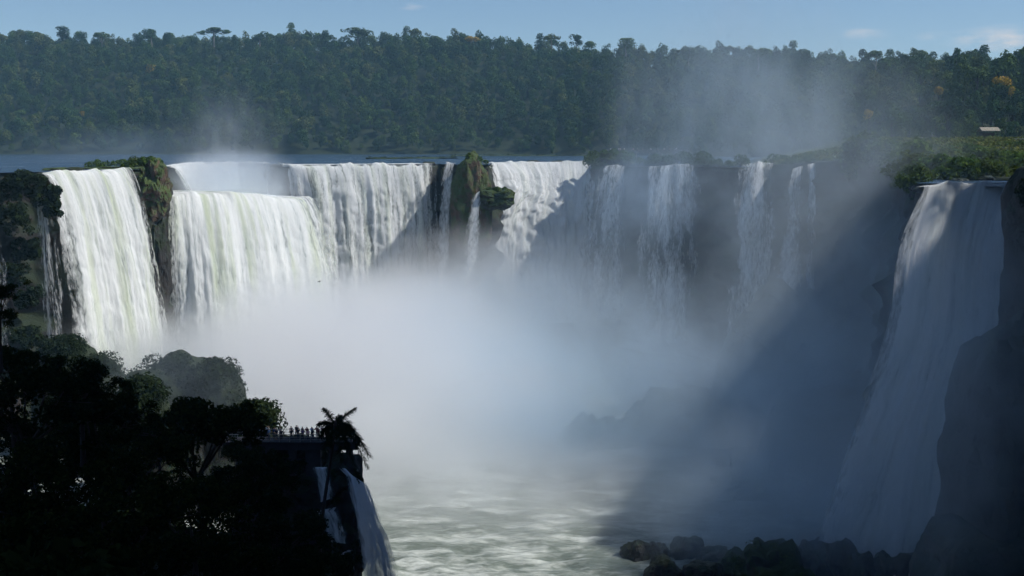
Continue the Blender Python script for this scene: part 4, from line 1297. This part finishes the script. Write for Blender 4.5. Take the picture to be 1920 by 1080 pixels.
def person_meshes(arm):
    # joints: 0 pelvis 1 waist 2 chest 3 neck 4 head 5 crown | legs | arms
    hipw, sh = .10, .19
    pts = [(0, 0, .93), (0, 0, 1.08), (0, 0, 1.33), (0, 0, 1.49), (0, -.02, 1.58), (0, -.01, 1.68)]
    rad = [.145, .13, .155, .06, .095, .08]
    e = [(0, 1), (1, 2), (2, 3), (3, 4), (4, 5)]
    for s in (-1, 1):
        b = len(pts)
        pts += [(s * hipw, 0, .86), (s * (hipw + .01), -.02, .48), (s * (hipw + .01), .02, .08), (s * (hipw + .03), -.15, .04)]
        rad += [.095, .065, .045, .04]
        e += [(0, b), (b, b + 1), (b + 1, b + 2), (b + 2, b + 3)]
    for s in (-1, 1):
        b = len(pts)
        if arm == 'rail': el, ha = (s * .27, -.12, 1.15), (s * .2, -.36, 1.14)
        elif arm == 'camera': el, ha = (s * .27, -.18, 1.22), (s * .08, -.28, 1.52)
        else: el, ha = (s * .27, .03, 1.14), (s * .28, -.06, .88)
        fd = Vector(ha) - Vector(el); fd.normalize()
        ft = Vector(ha) + fd * .14
        pts += [(s * sh, 0, 1.42), el, ha, tuple(ft)]
        rad += [.065, .048, .034, .03]
        e += [(2, b), (b, b + 1), (b + 1, b + 2), (b + 2, b + 3)]
    body = skin(pts, e, rad, 0, M_skin, 'person')
    # shirt: torso and sleeves, trousers: pelvis and legs
    tp = [pts[0], pts[1], pts[2], (0, 0, 1.45)]; trd = [.155, .155, .178, .09]; te = [(0, 1), (1, 2), (2, 3)]
    for k in (14, 18):
        b = len(tp); tp += [pts[k], pts[k + 1]]; trd += [.082, .066]; te += [(2, b), (b, b + 1)]
    shirt = skin(tp, te, trd, 0, M_cl['dark'], 'shirt')
    lp = [(0, 0, .98), (0, 0, .90)]; lrd = [.15, .158]; le = [(0, 1)]
    for k in (6, 10):
        b = len(lp); lp += [pts[k], pts[k + 1], pts[k + 2]]; lrd += [.108, .082, .066]; le += [(1, b), (b, b + 1), (b + 1, b + 2)]
    trousers = skin(lp, le, lrd, 0, M_trous, 'trousers')
    hair = skin([(0, .03, 1.60), (0, .015, 1.68), (0, 0, 1.715)], [(0, 1), (1, 2)], [.095, .10, .07], 0, M_hair, 'hair')
    return body, shirt, trousers, hair
PM = [person_meshes('rail'), person_meshes('camera'), person_meshes('down')]
shirt_meshes = {}
def shirt_mesh(k, colname):
    if (k, colname) not in shirt_meshes:
        m = PM[k][1].copy(); m.materials.clear(); m.materials.append(M_cl[colname]); shirt_meshes[(k, colname)] = m
    return shirt_meshes[(k, colname)]
def person(loc, rz, k, colname, label, group, s=1.0):
    t = link('person', PM[k][0], None, loc)
    tag(t, label, 'person', group)
    t.rotation_euler = (0, 0, rz); t.scale = (s, s, s)
    for nm, me in (('shirt', shirt_mesh(k, colname)), ('trousers', PM[k][2]), ('hair', PM[k][3])): link(nm, me, t)
    return t
ORD = ['first', 'second', 'third', 'fourth', 'fifth', 'sixth', 'seventh', 'eighth', 'ninth', 'tenth', 'eleventh', 'twelfth', 'thirteenth', 'fourteenth', 'fifteenth', 'sixteenth', 'seventeenth', 'eighteenth', 'nineteenth', 'twentieth']
rp2 = random.Random(5)
CL = [('left of the railing gap', [(483, 'pale blue'), (490, 'pale blue'), (498, 'white'), (505, 'pale blue'), (512, 'navy'), (519, 'dark'), (524, 'grey'), (529, 'dark')]),
      ('between railing gap and palm', [(543, 'grey'), (548, 'dark'), (553, 'dark'), (559, 'dark'), (565, 'grey'), (569, 'purple'), (574, 'maroon'), (579, 'pink'), (583, 'pale blue'), (587, 'dark'), (592, 'maroon'), (597, 'maroon'), (601, 'pink'), (605, 'white'), (609, 'navy'), (614, 'pale blue')]),
      ('right of the palm', [(640, 'dark'), (646, 'red'), (652, 'maroon')])]
for seg, lst in CL:
    for i, (a, cn) in enumerate(lst):
        row = i % 2
        p = P(a, 824, D0)
        s = rp2.uniform(.93, 1.06)
        o = person((p.x, D0 + (1.0 if row == 0 else -.3) + rp2.uniform(-.45, .45), zf), math.pi + rp2.uniform(-.7, .7), rp2.randrange(3), cn,
                   'person in %s top, %s from left in the crowd %s' % (cn, ORD[i], seg), 'people on the viewing walkway', s)
# far boardwalk visitors
pa, pb = P(1135, 284.5, 600), P(1300, 284.5, 590)
FP = [(1145, 'white'), (1150, 'pink'), (1160, 'white'), (1163, 'white'), (1171, 'white'), (1188, 'pink'), (1196, 'grey'), (1205, 'grey'), (1221, 'white'), (1234, 'grey'), (1246, 'white'), (1256, 'grey'), (1268, 'white')]
for i, (a, cn) in enumerate(FP):
    f_ = (a - 1135) / 165
    p = pa + (pb - pa) * f_
    person((p.x, p.y - .3, p.z), rp2.uniform(-.8, .8), rp2.randrange(3), cn, 'tiny visitor in a %s top, %s from the left on the far boardwalk' % (cn, ORD[i]), 'visitors on the far boardwalk', 1.05)

# bird
p = P(599, 528, 200)
t = empty('bird', p, 'small dark bird gliding in front of the mist', 'bird')
M_bird = plain('dark_feathers', (.02, .02, .022), .8, .1, 8)
bb = skin([(-.26, 0, .02), (-.1, 0, .02), (.08, 0, 0), (.2, 0, .02), (.27, 0, .03)], [(0, 1), (1, 2), (2, 3), (3, 4)], [.02, .06, .07, .045, .01], 1, M_bird, 'body')
link('body', bb, t)
for s in (-1, 1):
    V = np.array([(-.08, 0, .03), (.1, 0, .03), (.06, s * .3, .12), (-.06, s * .3, .12), (-.05, s * .62, .08), (-.11, s * .6, .08)] )
    V = np.vstack([V, V - np.array([0, 0, .015])])
    link('wing', mesh('wing', V, [np.array([(0, 1, 2, 3), (3, 2, 4, 5), (7, 6, 9, 8), (8, 9, 11, 10), (0, 6, 7, 1), (1, 7, 8, 2), (2, 8, 10, 4), (4, 10, 11, 5), (5, 11, 9, 3), (3, 9, 6, 0)])], M_bird), t)
t.rotation_euler = (0, .1, 2.6)

# ------------------------------------------------------------------ spray and haze
def mist_mat(name, dens, nscale, namt, p_in, power, aniso=.55, color=(.97, .98, 1.0), stretch=(1, 1, 1), billow=.45):
    m, t, out = newmat(name)
    oc = nd(t, 'ShaderNodeTexCoord').outputs['Object']
    ln = nd(t, 'ShaderNodeVectorMath', operation='LENGTH'); t.links.new(oc, ln.inputs[0])
    nz1 = noise(t, scaled(t, pos(t), stretch), nscale, 3, .6)
    r = math_(t, 'ADD', ln.outputs['Value'], math_(t, 'MULTIPLY', math_(t, 'SUBTRACT', nz1, .5), namt))
    mr = nd(t, 'ShaderNodeMapRange', interpolation_type='SMOOTHSTEP')
    mr.inputs['From Min'].default_value = 1.0; mr.inputs['From Max'].default_value = p_in
    mr.inputs['To Min'].default_value = 0.0; mr.inputs['To Max'].default_value = 1.0
    t.links.new(r, mr.inputs['Value'])
    edge = nd(t, 'ShaderNodeMapRange', interpolation_type='SMOOTHSTEP')
    edge.inputs['From Min'].default_value = 1.0; edge.inputs['From Max'].default_value = .8
    t.links.new(ln.outputs['Value'], edge.inputs['Value'])
    f = math_(t, 'POWER', mr.outputs[0], power)
    nz2 = noise(t, scaled(t, pos(t), stretch), nscale * 2.6, 3, .6)
    bil = nd(t, 'ShaderNodeMapRange'); bil.inputs['From Min'].default_value = .36; bil.inputs['From Max'].default_value = .66
    bil.inputs['To Min'].default_value = 1.0 - billow; bil.inputs['To Max'].default_value = 1.0 + billow
    t.links.new(nz2, bil.inputs['Value'])
    f = math_(t, 'MULTIPLY', f, bil.outputs[0])
    f = math_(t, 'MULTIPLY', math_(t, 'MULTIPLY', f, edge.outputs[0]), dens)
    v = nd(t, 'ShaderNodeVolumePrincipled')
    v.inputs['Color'].default_value = (*color, 1)
    v.inputs['Anisotropy'].default_value = aniso
    t.links.new(f, v.inputs['Density'])
    t.links.new(v.outputs[0], out.inputs['Volume'])
    return m
def mist(label, c, radii, dens, nscale=.02, namt=.6, p_in=.2, power=1.3, tilt=0.0, **kw):
    bm = bmesh.new(); bmesh.ops.create_icosphere(bm, subdivisions=3, radius=1.03)
    me = bpy.data.meshes.new('mist'); bm.to_mesh(me); bm.free()
    me.materials.append(mist_mat('spray', dens, nscale, namt, p_in, power, **kw))
    o = link('mist', me, None, c)
    o.scale = radii; o.rotation_euler = (0, tilt, 0)
    return tag(o, label, 'mist', None, 'stuff')
WH, BL, MD = (.99, .993, 1.0), (.80, .91, 1.0), (.92, .96, 1.0)  # bluer tints put the skylight of shaded spray into its colour
mist('thick white spray cloud filling the middle of the gorge', P(660, 805, 334), (76, 106, 51), .14, .026, .7, .25, 1.1, color=WH, billow=.6)
mist('bank of white spray in front of the far falls', P(900, 630, 455), (82, 62, 48), .06, .032, .7, color=WH, billow=.7)
mist('spray drifting into the right half of the gorge', P(1070, 730, 325), (64, 90, 56), .021, .024, .8, color=BL, billow=.6)
mist('low spray hiding the pool under the right wall', P(1150, 760, 402), (62, 50, 27), .06, .03, .5, color=BL)
mist('shaded spray lying over the slope under the right wall', P(1480, 790, 280), (54, 46, 42), .046, .03, .6, color=BL)
mist('thin spray in front of the dark right wall', P(1590, 500, 300), (56, 60, 64), .011, .025, .8, color=BL, billow=.7)
mist('tall thin plume of spray rising over the far rim', P(1375, 205, 470), (64, 55, 62), .0095, .022, 1.0, color=BL, billow=.8, stretch=(1.4, 1.4, .7))
mist('veil of spray in front of the misted right wall falls', P(1225, 380, 438), (56, 40, 30), .016, .03, .8, color=(.72, .86, 1.0), billow=.7)  # bluer still, the same skylight tint in the colour
mist('spray filling the recess between the left falls', P(435, 345, 446), (32, 36, 17), .07, .05, .8, color=MD)
mist('small plume rising from the recess between the left falls', P(425, 270, 480), (30, 30, 30), .010, .05, 1.0, color=MD, billow=.8, stretch=(1.4, 1.4, .7))
mist('spray boiling at the foot of the right fall', P(1520, 960, 228), (48, 32, 28), .046, .05, .7, color=BL)
mist('thin spray added in front of the right buttress to lift its dark', P(1760, 760, 168), (28, 24, 42), .026, .05, .6, color=BL)  # added as pale fill over the dark rock
mist('spray at the foot of the left curtain', P(250, 690, 345), (38, 34, 24), .025, .045, .8, color=WH, billow=.7)
mist('spray drifting in front of the wooded knolls', P(330, 720, 246), (26, 20, 16), .010, .06, .6, color=BL)
mist('spray veiling the tip of the rock slope', P(1080, 830, 298), (44, 22, 20), .045, .05, .7, color=BL)
mist('thin spray drifting over the rapids', P(990, 935, 262), (54, 46, 18), .040, .05, .8, color=WH)
mist('faint spray drifting low over the left river', P(220, 280, 560), (60, 60, 16), .004, .02, .6, color=BL)

hz, ht, hout = newmat('even_haze')
hv = nd(ht, 'ShaderNodeVolumePrincipled', Density=.00011)
hv.inputs['Color'].default_value = (.42, .74, 1.0, 1)
ht.links.new(hv.outputs[0], hout.inputs['Volume'])
mb = MB(); mb.box((0, 5000, 62), (26000, 26000, 280))
o = mb.build('haze', hz, None, False)
tag(o, 'pale even haze in the air', 'haze', None, 'stuff')
